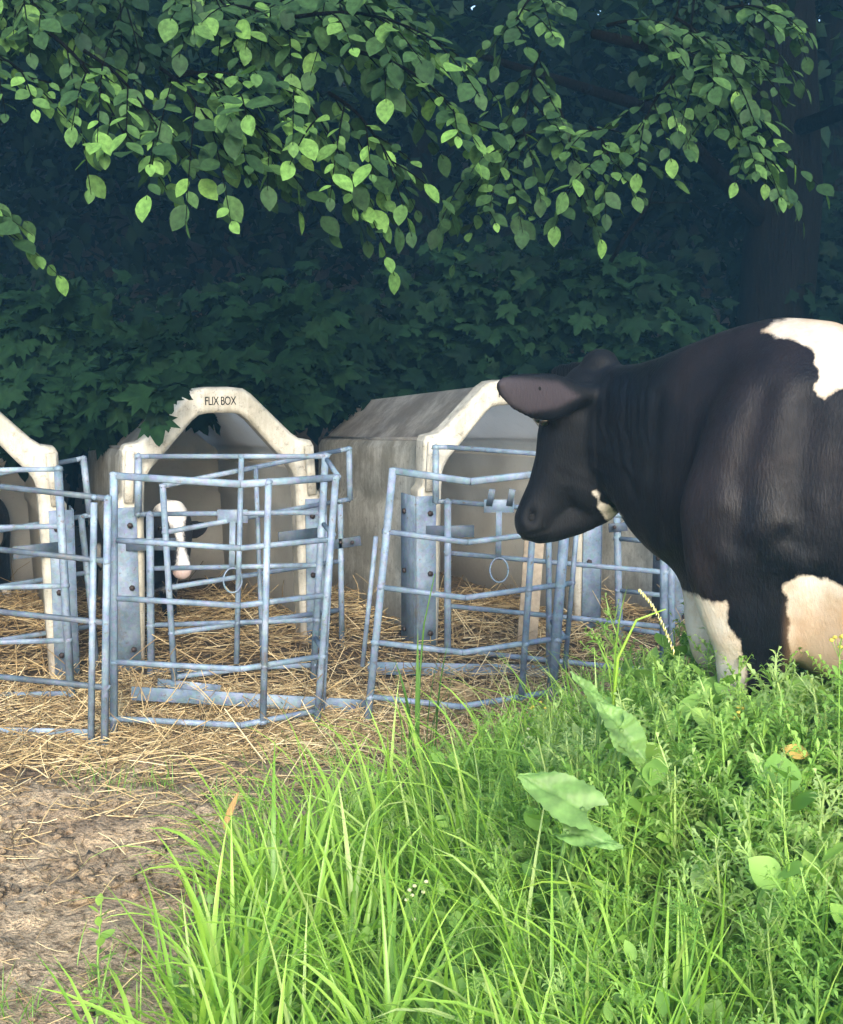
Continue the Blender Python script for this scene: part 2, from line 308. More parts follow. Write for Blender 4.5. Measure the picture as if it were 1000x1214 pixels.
# ------------------------------------------------ straw
def strawz(x, y):
    inside = smooth((y - 4.15 + .12 * np.sin(x * 2.7)) / .5)
    ridge = .10 * smooth((y - 5.25) / .8)
    return gz(x, y) + inside * (.012 + ridge + (.03 + .05 * smooth((y - 5.) / .5)) * fbm(x * 2.3 + 4, y * 2.3, 3)) * smooth((x + 4.6) / .4) - .03
sx = np.arange(-4.6, 3.4, .035); sy = np.arange(4.0, 8.4, .035); SX, SY = np.meshgrid(sx, sy, indexing='ij')
SZ = strawz(SX, SY) + .03 * (fbm(SX * 14, SY * 14, 2) - .4); idx = np.arange(SX.size).reshape(SX.shape)
Q = np.stack([idx[:-1, :-1], idx[1:, :-1], idx[1:, 1:], idx[:-1, 1:]], -1).reshape(-1, 4)
bed = link('straw_bed', npmesh('straw_bed', np.stack([SX, SY, SZ], -1).reshape(-1, 3), Q, None, True), M['strawbase']); tag(bed, 'trodden brown straw bed under and in front of the hutches', 'straw', kind='stuff')
def straws(n, xr, yr, zoff, A, dens=None, wid=(.0022, .0045), Lr=(.07, .34), up=.35, bright=.0):
    x = rng.uniform(*xr, n); y = rng.uniform(*yr, n)
    if dens is not None: k = rng.random(n) < dens(x, y); x, y = x[k], y[k]
    n = len(x); L = rng.uniform(*Lr, n); az = rng.uniform(0, 2 * math.pi, n); el = rng.normal(0, .18, n); tall = rng.random(n) < .06; el[tall] = rng.uniform(.3, 1.1, tall.sum()) * up * 2.5
    zz = np.maximum(strawz(x, y), gz(x, y)) + zoff * rng.random(n) ** .7 + .008
    D = np.stack([np.cos(az) * np.cos(el), np.sin(az) * np.cos(el), np.sin(el)], 1)
    O = np.stack([x, y, zz], 1); O[~tall] -= D[~tall] * (L[~tall] / 2)[:, None]
    t = np.linspace(0, 1, 4); T = []
    for q in t:
        c = .12 * math.sin(q * math.pi)
        T += [(c - .5, q, 0), (c + .0, q, .6), (c + .5, q, 0), (c, q, -.5)]
    T = np.array(T); # x,z scaled by width
    f = [[k * 4 + j, k * 4 + (j + 1) % 4, k * 4 + 4 + (j + 1) % 4, k * 4 + 4 + j] for k in range(3) for j in range(4)]
    w = rng.uniform(*wid, n); S = np.stack([w, L, w], 1)
    T[:, 0] += 0
    bendx = rng.normal(0, 1, n)
    U = rng.normal(0, 1, (n, 3)); Mx = basis(D, U)
    V, Fs, ii = scatter(T, [np.array(f)], O, Mx, S)
    q = np.tile(np.repeat(t, 4), n); V += (Mx[:, :, 0][ii] * (np.sin(q * math.pi) * (bendx * L * .07)[ii])[:, None])
    r = np.clip(rng.normal(.50 + bright, .30, n), 0, 1); A.add(V, Fs, rnd=r[ii])
A = Acc()
straws(13000, (-3.2, 1.6), (4.2, 5.3), .028, A, lambda x, y: smooth((y - 4.05 - .25 * fbm(x * 2, y)) / .35))
straws(8000, (-3.4, 1.8), (5.2, 7.0), .05, A, bright=-.03)
straws(1600, (-2.6, .8), (3.5, 4.3), .012, A, lambda x, y: smooth((y - 3.3) / .9) * .8, Lr=(.05, .25))
straws(700, (-2.4, -.2), (2.5, 3.8), .008, A, wid=(.0015, .003), Lr=(.02, .12))
tag(link('loose_straw', A.mesh('loose_straw'), M['straw']), 'loose golden straw stalks strewn in the pens and over the soil', 'straw', kind='stuff')
# ------------------------------------------------ calf hutches
YAW = R(22)
def hutch_profile(o, v):
    """outline of shell at depth v (0..1) inset by o"""
    ws = 1 - .07 * v; zs = 1 - .10 * v
    P = [(-.485, -.03), (-.462, .60), (-.458, .74), (-.442, .76), (-.440, .80), (-.450, .82), (-.445, 1.07), (-.425, 1.105), (-.385, 1.125), (-.13, 1.365), (-.10, 1.378)]
    P = P + [(-x, z) for x, z in P[::-1]]
    cx, cz = 0, .6; out = []
    for x, z in P:
        xx = x - math.copysign(o, x) * (1 if abs(x) > .2 else .4); zz = z - (o if z > 1.0 else 0)
        out.append((xx * ws, max(zz * (zs if z > 0 else 1), -.03)))
    return out
LEN = 1.92
def build_hutch():
    root = empty('calf_hutch', (0, 0, 0))
    ND = 9; outer = [hutch_profile(0, k / ND) for k in range(ND + 1)]; inner = [hutch_profile(.022, k / ND) for k in range(ND + 1)]
    np_ = len(outer[0])
    def strip(prof, i0, i1, flip, A):
        V = []; m = i1 - i0 + 1
        for k in range(ND + 1):
            for i in range(i0, i1 + 1): V.append((prof[k][i][0], .05 + (LEN - .05) * k / ND - (.02 if prof is inner and k == ND else 0), prof[k][i][1]))
        Q = [[k * m + i, k * m + i + 1, (k + 1) * m + i + 1, (k + 1) * m + i] for k in range(ND) for i in range(m - 1)]
        if flip: Q = [q[::-1] for q in Q]
        A.add(np.array(V), [np.array(Q)])
    A = Acc(); strip(outer, 0, 7, False, A); strip(outer, np_ - 8, np_ - 1, False, A)
    back = [(x, LEN, z) for x, z in outer[ND]]; A.add(np.array(back), [np.array([list(range(np_))])])
    # lengthwise moulded rib round the foot
    for s in (-1, 1): V, Fs = boxbar((s * .487, .07, .03), (s * .45, LEN, .03), .02, .09); A.add(V, Fs)
    link('shell', A.mesh('shell'), M['shell'], root)
    A = Acc(); strip(outer, 7, np_ - 8, False, A)
    for s in (-1, 1):
        V, Fs = boxbar((s * .40, .06, 1.118), (s * .372, LEN, 1.008), .035, .012); A.add(V, Fs)
    link('roof', A.mesh('roof'), M['roof'], root)
    A = Acc(); strip(inner, 0, np_ - 1, True, A); A.add(np.array([(x, LEN - .025, z) for x, z in inner[ND]])[::-1], [np.array([list(range(np_))])])
    # moulded ledge round the inside and a rib up the back wall
    for s in (-1, 1): V, Fs = boxbar((s * .425, .10, 1.0), (s * .385, LEN - .03, .905), .03, .022); A.add(V, Fs)
    V, Fs = boxbar((-.38, LEN - .035, .905), (.38, LEN - .035, .905), .03, .022); A.add(V, Fs)
    V, Fs = boxbar((-.22, LEN - .035, .02), (-.22, LEN - .035, .84), .02, .05, up=(1, 0, 0)); A.add(V, Fs)
    link('lining', A.mesh('lining'), M['liner'], root)
    # front frame
    OP = [(-.515, -.03), (-.505, .30), (-.492, .60), (-.488, .80), (-.50, .83), (-.50, .87), (-.475, .90), (-.470, 1.11), (-.455, 1.138), (-.395, 1.148), (-.355, 1.175), (-.155, 1.372), (-.115, 1.398), (-.06, 1.405)]
    IP = [(-.395, -.03), (-.385, .30), (-.378, .60), (-.376, .78), (-.375, .83), (-.374, .87), (-.372, .90), (-.368, .955), (-.355, .99), (-.33, 1.03), (-.29, 1.07), (-.135, 1.245), (-.10, 1.272), (-.06, 1.28)]
    OP = OP + [(-x, z) for x, z in OP[::-1]]; IP = IP + [(-x, z) for x, z in IP[::-1]]; m = len(OP)
    bm = bmesh.new(); lay = []
    for (P, y) in ((OP, .0), (OP, .10), (IP, .10), (IP, .0)): lay.append([bm.verts.new((x, y, z)) for x, z in P])
    # raised front: edge lip around the opening and the outer edge
    mid1 = [bm.verts.new((o[0] * .88 + i[0] * .12, -.018, o[1] * .88 + i[1] * .12)) for o, i in zip(OP, IP)]
    mid2 = [bm.verts.new((o[0] * .14 + i[0] * .86, -.018, o[1] * .14 + i[1] * .86)) for o, i in zip(OP, IP)]
    ring = [lay[0], lay[1], lay[2], lay[3], mid2, mid1]
    for a in range(6):
        p, q = ring[a], ring[(a + 1) % 6]
        for k in range(m - 1): bm.faces.new((p[k], p[k + 1], q[k + 1], q[k]))
    for e in (0, m - 1): bm.faces.new([r_[e] for r_ in ring])
    bmesh.ops.recalc_face_normals(bm, faces=bm.faces)
    me = bpy.data.meshes.new('front_frame'); bm.to_mesh(me); bm.free()
    ff = link('front_frame', me, M['rim'], root); bv = ff.modifiers.new('b', 'BEVEL'); bv.width = .008; bv.segments = 2; bv.limit_method = 'ANGLE'
    # corner ridge down the front frame, both sides
    for s in (-1, 1):
        A = Acc(); V, Fs = boxbar((s * .45, -.03, .87), (s * .435, -.03, 1.11), .028, .045); A.add(V, Fs); link('corner_rib', A.mesh('corner_rib'), M['rim'], root)
    # angle plates bolted to the corners
    for s in (-1, 1):
        A = Acc()
        V, Fs = boxbar((s * .470, -.026, .06), (s * .470, -.026, .845), .010, .11, up=(1, 0, 0), ch=.1); A.add(V, Fs)
        V, Fs = boxbar((s * .523, .064, .06), (s * .523, .064, .845), .19, .008, up=(1, 0, 0), ch=.1); A.add(V, Fs)
        pl = link('mounting_plate', A.mesh('mounting_plate'), M['metal'], root)
        for (bx, by, dx, dy) in ((.448, -.032, 0, -1), (.528, .10, 1, 0)):
            for z in (.76, .46, .16):
                V, Fs = tube([(s * bx, by, z), (s * (bx + .012 * dx), by + .012 * dy, z)], .014, 6); A = Acc(); A.add(V, Fs); link('bolt', A.mesh('bolt'), M['bolt'], pl)
        A = Acc(); V, Fs = boxbar((s * .47, -.036, .67), (s * .25, -.12, .672), .008, .06); A.add(V, Fs); link('hook_arm', A.mesh('hook_arm'), M['metaldark'], root)
    # lettering
    cu = bpy.data.curves.new('lettering', 'FONT'); cu.body = 'FLIX BOX'; cu.size = .058; cu.align_x = 'CENTER'; cu.align_y = 'CENTER'; cu.extrude = .0015; cu.space_character = .92
    to = bpy.data.objects.new('tmp', cu); C.objects.link(to); bpy.context.view_layer.update()
    me = bpy.data.meshes.new_from_object(to.evaluated_get(bpy.context.evaluated_depsgraph_get())); bpy.data.objects.remove(to)
    me.transform(Matrix.Translation((0, -.0205, 1.338)) @ Matrix.Rotation(R(90), 4, 'X') @ Matrix.Diagonal((.66, 1.0, 1, 1))); me.name = 'lettering'
    link('lettering', me, M['black'], root)
    return root
def copy_tree(o, parent=None):
    c = o.copy(); C.objects.link(c)
    if parent: c.parent = parent
    for ch in [x for x in bpy.data.objects if x.parent == o]: copy_tree(ch, c)
    return c
hutch = build_hutch()
HS = [(-.975, 5.72, 0, YAW, 'cream calf hutch in the middle with a black and white calf standing inside'),
      (-2.12, 5.28, 0, YAW - R(1), 'cream calf hutch cut off by the left edge, only its right side visible'),
      (.445, 5.93, .03, YAW, 'weathered calf hutch whose opening is partly hidden by the cow head'),
      (1.80, 6.35, .02, YAW, 'calf hutch at the right, almost wholly hidden behind the cow neck')]
for i, (x, y, z, a, lb) in enumerate(HS):
    h = hutch if i == 0 else copy_tree(hutch)
    h.location = (x, y, z); h.rotation_euler.z = a; tag(h, lb, 'calf hutch', 'calf hutches in a row')
# ------------------------------------------------ pen panels
def panel(label, st, fr, posts, railr=.013, ext=None, mat_=None, upper=None, name='pen_panel', flats=(), square=True, group='steel pen panels in front of the hutches'):
    """st: stations [(topx,topy,botx,boty,Y)], fr: rail fractions top..bottom, posts: [(station position, from t, to t, radius)]"""
    mat_ = mat_ or M['metal']
    top = [W(a, b, Y if not isinstance(Y, tuple) else Y[0]) for a, b, c, d, Y in st]; bot = [W(c, d, Y if not isinstance(Y, tuple) else Y[1]) for a, b, c, d, Y in st]
    def pt(s, t):
        k = min(int(s), len(st) - 2); u = s - k; return top[k].lerp(top[k + 1], u).lerp(bot[k].lerp(bot[k + 1], u), t)
    base = pt(0, 1); root = empty(name, base)
    tag(root, label, 'pen panel', group)
    for k, f in enumerate(fr):
        f, s0, s1 = (f if isinstance(f, tuple) else (f, 0, len(st) - 1))
        ss = [s0] + [q for q in range(len(st)) if s0 < q < s1] + [s1]
        A = Acc(); w = .034 if k in flats else railr * 2
        for a, b in zip(ss, ss[1:]):
            V, Fs = boxbar(pt(a, f) - base, pt(b, f) - base, railr * 1.6, w * .86); A.add(V, Fs)
        link('rail', A.mesh('rail'), mat_, root)
    for s, t0, t1, r in posts:
        A = Acc(); off = Vector((0, -.012, 0)) if 0 < s < len(st) - 1 else Vector((0, 0, 0))
        V, Fs = boxbar(pt(s, t0) - base + off, pt(s, t1) - base + off, r * 1.75, r * 1.75, up=(1, 0, 0)); A.add(V, Fs)
        for f in fr:      # weld beads where the rails meet the post
            f, q0, q1 = (f if isinstance(f, tuple) else (f, 0, len(st) - 1))
            if q0 <= s <= q1 and t0 - .02 <= f <= t1 + .02: A.add(IV * [r * 1.15, r * 1.15, r * .9] * (1 + .2 * rng.standard_normal((len(IV), 1))) + np.array(pt(s, f) - base + off), [IF])
        link('post', A.mesh('post'), mat_, root)
    return root, base, pt
# middle pen: bowed front panel
r0, b0, p0 = panel('bowed front panel of the middle pen, between the calf and the viewer',
    [(135, 564, 135, 852, 4.70), (285, 574, 285, 860, 4.62), (402, 566, 380, 842, 4.85)], [0, .26, .497, .762, 1],
    [(0, -.015, 1.12, .017), (1.28, 0, 1.0, .015), (1.97, -.0, 1.09, .016)], flats=(0,))
for a, b in (((402, 566), (388, 545)), ((396, 634), (384, 622)), ((386, 774), (374, 757))):
    A = Acc(); V, Fs = boxbar(W(*a, 4.85) - b0, W(*b, 5.02) - b0, .02, .02); A.add(V, Fs); link('corner_brace', A.mesh('corner_brace'), M['metal'], r0)
A = Acc(); V, Fs = boxbar(W(395, 634, 4.88) - b0, W(384, 842, 4.88) - b0, .012, .012, up=(1, 0, 0)); A.add(V, Fs); link('locking_rod', A.mesh('locking_rod'), M['metal'], r0)
# middle pen: inner frame by the hutch mouth
r1, b1, p1 = panel('inner frame at the mouth of the middle hutch, carrying a ring holder',
    [(164, 541, 164, 808, 5.50), (178, 541, 180, 808, 5.50), (386, 541, 372, 800, 5.36)],
    [0, .252, (.492, 1, 2), (.745, 1, 2), (.955, 1, 2)], [(0, 0, .26, .018), (1, .25, 1.0, .019), (1.53, 0, .93, .014), (2, 0, 1.02, .018)])
# middle pen: swung side panel
r2, b2, p2 = panel('side panel of the middle pen slanting from front left to back right',
    [(193, 576, 207, 806, 5.22), (403, 534, 406, 783, 5.86), (414, 532, 418, 782, 5.90)],
    [0, .235, (.52, 0, 1), (.755, 0, 1), (.985, 0, 1)], [(0, 0, 1, .015), (1, .25, 1.0, .016), (2, 0, .24, .017), (.5, .0, .97, .012)])
# right pen
r3, b3, p3 = panel('bowed front panel of the right pen leaning left, its end behind the cow muzzle',
    [(466, 558, 439, 826, 4.83), (558, 571, 546, 838, 4.76), (690, 556, 668, 818, 5.0)], [0, .265, .51, .755, 1],
    [(0, -.01, 1.19, .018), (1.58, 0, 1.0, .015), (1.88, .1, 1.03, .024), (2, .1, .9, .012)], flats=(0,))
A = Acc(); V, Fs = boxbar(W(668, 754, 4.98) - b3, W(655, 737, 5.15) - b3, .022, .022); A.add(V, Fs); link('corner_brace', A.mesh('corner_brace'), M['metal'], r3)
A = Acc(); V, Fs = boxbar(W(446, 636, 4.86) - b3, W(430, 790, 4.88) - b3, .02, .02, up=(1, 0, 0)); A.add(V, Fs); link('hinge_tube', A.mesh('hinge_tube'), M['metal'], r3)
r4, b4, p4 = panel('inner frame of the right pen running behind the cow muzzle towards the cow brisket',
    [(517, 530, 517, 790, 5.62), (531, 530, 531, 788, 5.62), (788, 549, 787, 815, 5.32)], [0, .245, (.48, 1, 2), (.725, 1, 2), (.93, 1, 2)],
    [(0, 0, .25, .018), (1, .24, .96, .019), (2, 0, 1.0, .02), (1.48, .0, .95, .015)])
r5, b5, p5 = panel('short ladder panel beside the rightmost hutch, seen below the cow throat',
    [(731, 575, 736, 806, 5.95), (795, 580, 797, 815, 5.75)], [0, .27, .535, .73, .93], [(0, 0, 1, .02), (1, 0, 1, .02)])
# left pen
r6, b6, p6 = panel('front panel of the left pen with dark rails cut by the left edge',
    [(-260, 560, -240, 850, 4.95), (-80, 568, -80, 862, 4.85), (128, 591, 124, 882, 4.56)], [0, .25, .50, .765, 1],
    [(0, 0, 1.1, .017), (1, 0, 1, .015), (2, -.01, 1.0, .016), (1.93, .02, 1.05, .014)], flats=(4,), mat_=M['metaldark'])
for o in [c for c in bpy.data.objects if c.parent == r6 and c.name.startswith('post')]: o.data.materials[0] = M['metal']
r7, b7, p7 = panel('inner frame of the left pen with a corner post on the hutch edge',
    [(-240, 562, -240, 830, 5.3), (69, 556, 84, 822, 5.15)], [0, .25, .515, .76, 1], [(0, 0, 1, .018), (1, 0, 1, .019)])
r8, b8, p8 = panel('side panel of the left pen with a raised end tilted against the hutch wall',
    [(-150, 588, -150, 830, 4.98), (90, 545, 116, 790, 5.62), (99, 543, 126, 790, 5.64)], [0, .27, (.54, 0, 1), (.80, 0, 1)],
    [(0, 0, 1, .015), (1, .27, 1.0, .016), (2, 0, .27, .017)])
# ring holders: plate, strap and ring on the inner frame
def ring_holder(px, py, Y, root, base, rot=0):
    A = Acc(); V, Fs = boxbar(W(px - 18, py, Y) - base, W(px + 18, py, Y) - base, .006, .062, ch=.1); A.add(V, Fs)
    pl = link('ring_holder', A.mesh('ring_holder'), M['metal'], root)
    A = Acc(); V, Fs = boxbar(W(px, py + 6, Y - .008) - base, W(px - 1, py + 60, Y - .008) - base, .028, .005, up=(0, 1, 0), ch=.1); A.add(V, Fs); link('strap', A.mesh('strap'), M['metal'], pl)
    c = W(px, py + 76, Y - .02) - base; pts = [c + Vector((.043 * math.cos(t), .012 * math.sin(t), .056 * math.sin(t))) for t in np.linspace(0, 2 * math.pi, 25)]
    A = Acc(); V, Fs = tube(pts, .0045, 6); A.add(V, Fs); link('ring', A.mesh('ring'), M['metal'], pl)
ring_holder(276, 612, 5.42, r1, b1); ring_holder(592, 600, 5.50, r4, b4)
for x0 in (580, 604):
    A = Acc(); V, Fs = boxbar(W(x0, 600, 5.5) - b4, W(x0 + 4, 580, 5.47) - b4, .03, .006, up=(0, 1, 0), ch=.1); A.add(V, Fs); link('hook_plate', A.mesh('hook_plate'), M['metaldark'], r4)
# latches
A = Acc(); V, Fs = boxbar(W(390, 646, 5.84) - b2, W(428, 641, 5.84) - b2, .012, .05, ch=.1); A.add(V, Fs); lt = link('latch', A.mesh('latch'), M['metaldark'], r2)
for q in (404, 418): A = Acc(); V, Fs = tube([W(q, 643, 5.83) - b2, W(q, 643, 5.80) - b2], .010, 8); A.add(V, Fs); link('bolt', A.mesh('bolt'), M['bolt'], lt)
A = Acc(); V, Fs = boxbar(W(722, 626, 5.93) - b5, W(744, 624, 5.93) - b5, .012, .045, ch=.1); A.add(V, Fs); lt = link('latch', A.mesh('latch'), M['metaldark'], r5)
A = Acc(); V, Fs = tube([W(729, 625, 5.92) - b5, W(729, 625, 5.89) - b5], .010, 8); A.add(V, Fs); link('bolt', A.mesh('bolt'), M['bolt'], lt)
# ground channels the panels stand on
def rail(label, a, b, ya, yb, h=.06, m='metal'):
    p, q = W(*a, ya), W(*b, yb); root = empty('ground_channel', p); p = p + Vector((0, 0, .03)); q = q + Vector((0, 0, .03)); A = Acc(); V, Fs = boxbar((0, 0, 0), q - p, .008, h, ch=.1); A.add(V, Fs); link('upright_flange', A.mesh('upright_flange'), M[m], root)
    A = Acc(); V, Fs = boxbar(Vector((0, .03, -h / 2)), q - p + Vector((0, .03, -h / 2)), .05, .006, ch=.1); A.add(V, Fs); link('flat_flange', A.mesh('flat_flange'), M[m], root)
    tag(root, label, 'steel channel', 'steel channels lying on the straw')
rail('long steel channel on the straw in front of the middle hutch', (156, 822), (436, 838), 4.98, 5.0)
rail('short steel channel end behind the long one on the straw', (187, 812), (262, 820), 5.25, 5.22)
rail('steel channel at the foot of the right hutch', (436, 792), (655, 796), 5.45, 5.5)
rail('steel channel along the foot of the left pen', (-150, 866), (112, 872), 4.78, 4.62, .05)
# wooden slat by the right hutch
def plank(label, top, bot, yt, yb, w):
    p, q = W(*bot, yb), W(*top, yt); root = None; A = Acc(); V, Fs = boxbar((0, 0, 0), q - p, w, .02, up=(0, 1, 0), ch=.1); A.add(V, Fs); o = link('wooden_slat', A.mesh('wooden_slat'), M['wood'], None); o.location = p; tag(o, label, 'wooden slat')
plank('pale wooden slat leaning inside the right hutch under the cow muzzle', (636, 610), (624, 775), 5.95, 5.75, .10)
# ------------------------------------------------ lofted animals
def loft(secs, n=20, ex=2.3, hint=None):
    """secs: [(centre, half_up, half_side[, up vector])] -> closed surface in world space"""
    K = len(secs); V = []
    Cc = [Vector(s[0]) for s in secs]; 
    for i, s in enumerate(secs):
        t = (Cc[min(i + 1, K - 1)] - Cc[max(i - 1, 0)]).normalized()
        u = Vector(s[3]) if len(s) > 3 and s[3] is not None else Vector((0, 0, 1)); side = t.cross(u).normalized(); u = side.cross(t).normalized()
        for k in range(n):
            a = 2 * math.pi * k / n; c, d = math.cos(a), math.sin(a)
            V.append(Cc[i] + side * (s[2] * math.copysign(abs(c) ** (2 / ex), c)) + u * (s[1] * math.copysign(abs(d) ** (2 / ex), d)))
    # end caps as points
    e0 = Cc[0] + (Cc[0] - Cc[1]).normalized() * min(secs[0][1], secs[0][2]) * .6; e1 = Cc[-1] + (Cc[-1] - Cc[-2]).normalized() * min(secs[-1][1], secs[-1][2]) * .6
    V += [e0, e1]; a0, a1 = len(V) - 2, len(V) - 1
    Q = [[i * n + k, i * n + (k + 1) % n, (i + 1) * n + (k + 1) % n, (i + 1) * n + k] for i in range(K - 1) for k in range(n)]
    T = [[a0, (k + 1) % n, k] for k in range(n)] + [[a1, (K - 1) * n + k, (K - 1) * n + (k + 1) % n] for k in range(n)]
    return np.array([tuple(v) for v in V]), [np.array(Q), np.array(T)]
def ellip(c, r, rot=None):
    bm = bmesh.new(); bmesh.ops.create_icosphere(bm, subdivisions=3, radius=1)
    V = np.array([v.co[:] for v in bm.verts]) * r; Fc = np.array([[v.index for v in f.verts] for f in bm.faces]); bm.free()
    if rot is not None: V = V @ np.array(rot).T
    return V + np.array(c), [Fc]
def remesh(parts, name, vox, sm_iter, loc):
    A = Acc()
    for V, Fs in parts: A.add(V, Fs)
    me = A.mesh(name, True); bm = bmesh.new(); bm.from_mesh(me); bmesh.ops.recalc_face_normals(bm, faces=bm.faces); bm.to_mesh(me); bm.free()
    o = bpy.data.objects.new(name, me); C.objects.link(o)
    m = o.modifiers.new('r', 'REMESH'); m.mode = 'VOXEL'; m.voxel_size = vox; m.use_smooth_shade = True
    s = o.modifiers.new('s', 'SMOOTH'); s.iterations = sm_iter; s.factor = .6
    bpy.context.view_layer.update()
    me2 = bpy.data.meshes.new_from_object(o.evaluated_get(bpy.context.evaluated_depsgraph_get())); bpy.data.objects.remove(o)
    return me2
def meshpts(me):
    V = np.empty(len(me.vertices) * 3, np.float32); me.vertices.foreach_get('co', V); return V.reshape(-1, 3).astype(float)
def setattr_(me, k, a):
    at = me.attributes.new(k, 'FLOAT', 'POINT'); at.data.foreach_set('value', np.asarray(a, np.float32))
def polysd(px, py, poly):
    """signed distance, positive inside"""
    P = np.array(poly, float); d = np.full(len(px), 1e9); ins = np.zeros(len(px), bool)
    for i in range(len(P)):
        a, b = P[i], P[(i + 1) % len(P)]; e = b - a; wx, wy = px - a[0], py - a[1]
        t = np.clip((wx * e[0] + wy * e[1]) / (e @ e), 0, 1); d = np.minimum(d, np.hypot(wx - e[0] * t, wy - e[1] * t))
        c = ((a[1] <= py) != (b[1] <= py)); xx = a[0] + (py - a[1]) / np.where(b[1] == a[1], 1e-9, b[1] - a[1]) * e[0]; ins ^= c & (px < xx)
    return np.where(ins, d, -d)
# ---- the cow. local frame: origin below the withers, f forward, l to her left
TH = R(25); CO = Vector((.93, 2.98, .19)); cf = Vector((-math.cos(TH), math.sin(TH), 0)); cl_ = Vector((-math.sin(TH), -math.cos(TH), 0)); cz = Vector((0, 0, 1))
def L_(x, y, z): return CO + cf * x + cl_ * y + cz * z
parts = []
# trunk
parts.append(loft([(L_(-1.62, 0, 1.05), .20, .17), (L_(-1.50, 0, 1.03), .30, .25), (L_(-1.30, 0, 1.01), .36, .29), (L_(-1.05, 0, .91), .39, .31), (L_(-.75, 0, .89), .41, .36), (L_(-.45, 0, .905), .41, .36), (L_(-.25, 0, .95), .42, .31), (L_(-.05, 0, 1.015), .42, .265), (L_(.08, 0, 1.05), .385, .21), (L_(.18, 0, 1.03), .28, .14)], 28, 2.15))
HY = 3.40
def H(px, py, dy=0): return W(px, py, HY + dy)
# neck: from chest to the back of the head
parts.append(loft([(L_(-.12, 0, 1.10), .36, .20), (L_(.06, .0, 1.10), .37, .17), (L_(.20, -.02, 1.09), .35, .145), (W(790, 530, 3.20), .295, .13), (W(762, 515, 3.27), .225, .12), (W(737, 507, 3.34), .19, .115), (W(712, 495, 3.40), .15, .105)], 24, 2.2, ))
# brisket and dewlap
parts.append(loft([(W(856, 690, 3.07), .10, .10), (W(835, 655, 3.12), .085, .08), (W(806, 615, 3.17), .07, .06), (W(780, 575, 3.23), .055, .045), (W(760, 555, 3.3), .04, .04)], 14))
parts.append(ellip(L_(-.30, 0, .70), (.34, .20, .16)))
parts.append(ellip(L_(.10, 0, .78), (.12, .16, .15)))
parts.append(loft([(W(852, 690, 3.06), .095, .125, cf), (W(848, 735, 3.06), .09, .115, cf), (W(856, 775, 3.06), .07, .09, cf), (W(866, 800, 3.06), .04, .05, cf)], 16))
# head
hd = (H(628, 616) - H(705, 455)).normalized(); back = Vector((1, 0, .35))
upv = (back - hd * back.dot(hd)).normalized()
parts.append(loft([(H(712, 452), .075, .085, upv), (H(701, 473), .115, .105, upv), (H(692, 500), .125, .112, upv), (H(683, 530), .118, .10, upv), (H(668, 560), .092, .08, upv), (H(652, 587), .072, .062, upv), (H(639, 606), .062, .060, upv), (H(630, 622), .056, .064, upv), (H(624, 634), .036, .05, upv)], 22, 2.3))
parts.append(ellip(H(712, 432), (.055, .055, .045)))
parts.append(ellip(H(690, 446), (.04, .05, .03)))                     # poll
for s in (-1, 1):
    parts.append(ellip(H(708, 560) + Vector((0, s * .055, 0)), (.105, .045, .115)))      # cheeks / jaw corners
    parts.append(ellip(H(650, 492) + Vector((.01, s * .075, 0)), (.03, .028, .03)))     # brow
parts.append(loft([(H(738, 585), .05, .055, (1, 0, .6)), (H(712, 600), .055, .055, (0, 0, 1)), (H(682, 614), .052, .052, (0, 0, 1)), (H(655, 625), .045, .05, (0, 0, 1)), (H(632, 633), .032, .045, (0, 0, 1))], 14))
   # lower jaw
# shoulder, elbow, hip masses
for s in (-1, 1):
    parts.append(loft([(L_(-.02, s * .13, 1.36), .10, .05, cf), (L_(.02, s * .19, 1.18), .17, .075, cf), (L_(.06, s * .225, .98), .19, .09, cf), (L_(.06, s * .205, .82), .16, .085, cf), (L_(.05, s * .19, .66), .11, .07, cf)], 16))
    parts.append(loft([(L_(.06, s * .18, .82), .125, .075, cf), (L_(.05, s * .175, .66), .10, .06, cf), (L_(.05, s * .17, .50), .07, .048, cf), (L_(.06, s * .17, .38), .052, .046, cf), (L_(.07, s * .17, .33), .048, .044, cf), (L_(.07, s * .17, .22), .034, .032, cf), (L_(.07, s * .17, .12), .038, .036, cf), (L_(.09, s * .17, .05), .042, .038, cf)], 14))
    parts.append(loft([(L_(-1.38, s * .17, 1.12), .20, .10, cf), (L_(-1.36, s * .20, .92), .21, .10, cf), (L_(-1.34, s * .19, .74), .15, .08, cf), (L_(-1.43, s * .18, .60), .085, .055, cf), (L_(-1.53, s * .18, .49), .062, .042, cf), (L_(-1.54, s * .18, .42), .052, .038, cf), (L_(-1.50, s * .18, .26), .036, .032, cf), (L_(-1.48, s * .18, .12), .042, .038, cf), (L_(-1.45, s * .18, .05), .045, .04, cf)], 14))
    parts.append(ellip(L_(-1.22, s * .24, 1.33), (.09, .07, .06)))
parts.append(ellip(L_(-1.12, 0, .60), (.22, .17, .14)))   # udder
for a, b in ((-.06, .07), (.06, .07), (-.06, -.07), (.06, -.07)): parts.append(loft([(L_(-1.12 + a, b, .52), .022, .022, cf), (L_(-1.12 + a, b, .43), .016, .016, cf)], 8))
parts.append(loft([(L_(-1.60, 0, 1.30), .05, .04, cf), (L_(-1.72, 0, 1.22), .035, .03, cf), (L_(-1.76, 0, 1.0), .026, .022, cf), (L_(-1.76, .01, .7), .02, .018, cf), (L_(-1.75, .02, .5), .018, .016, cf)], 10))
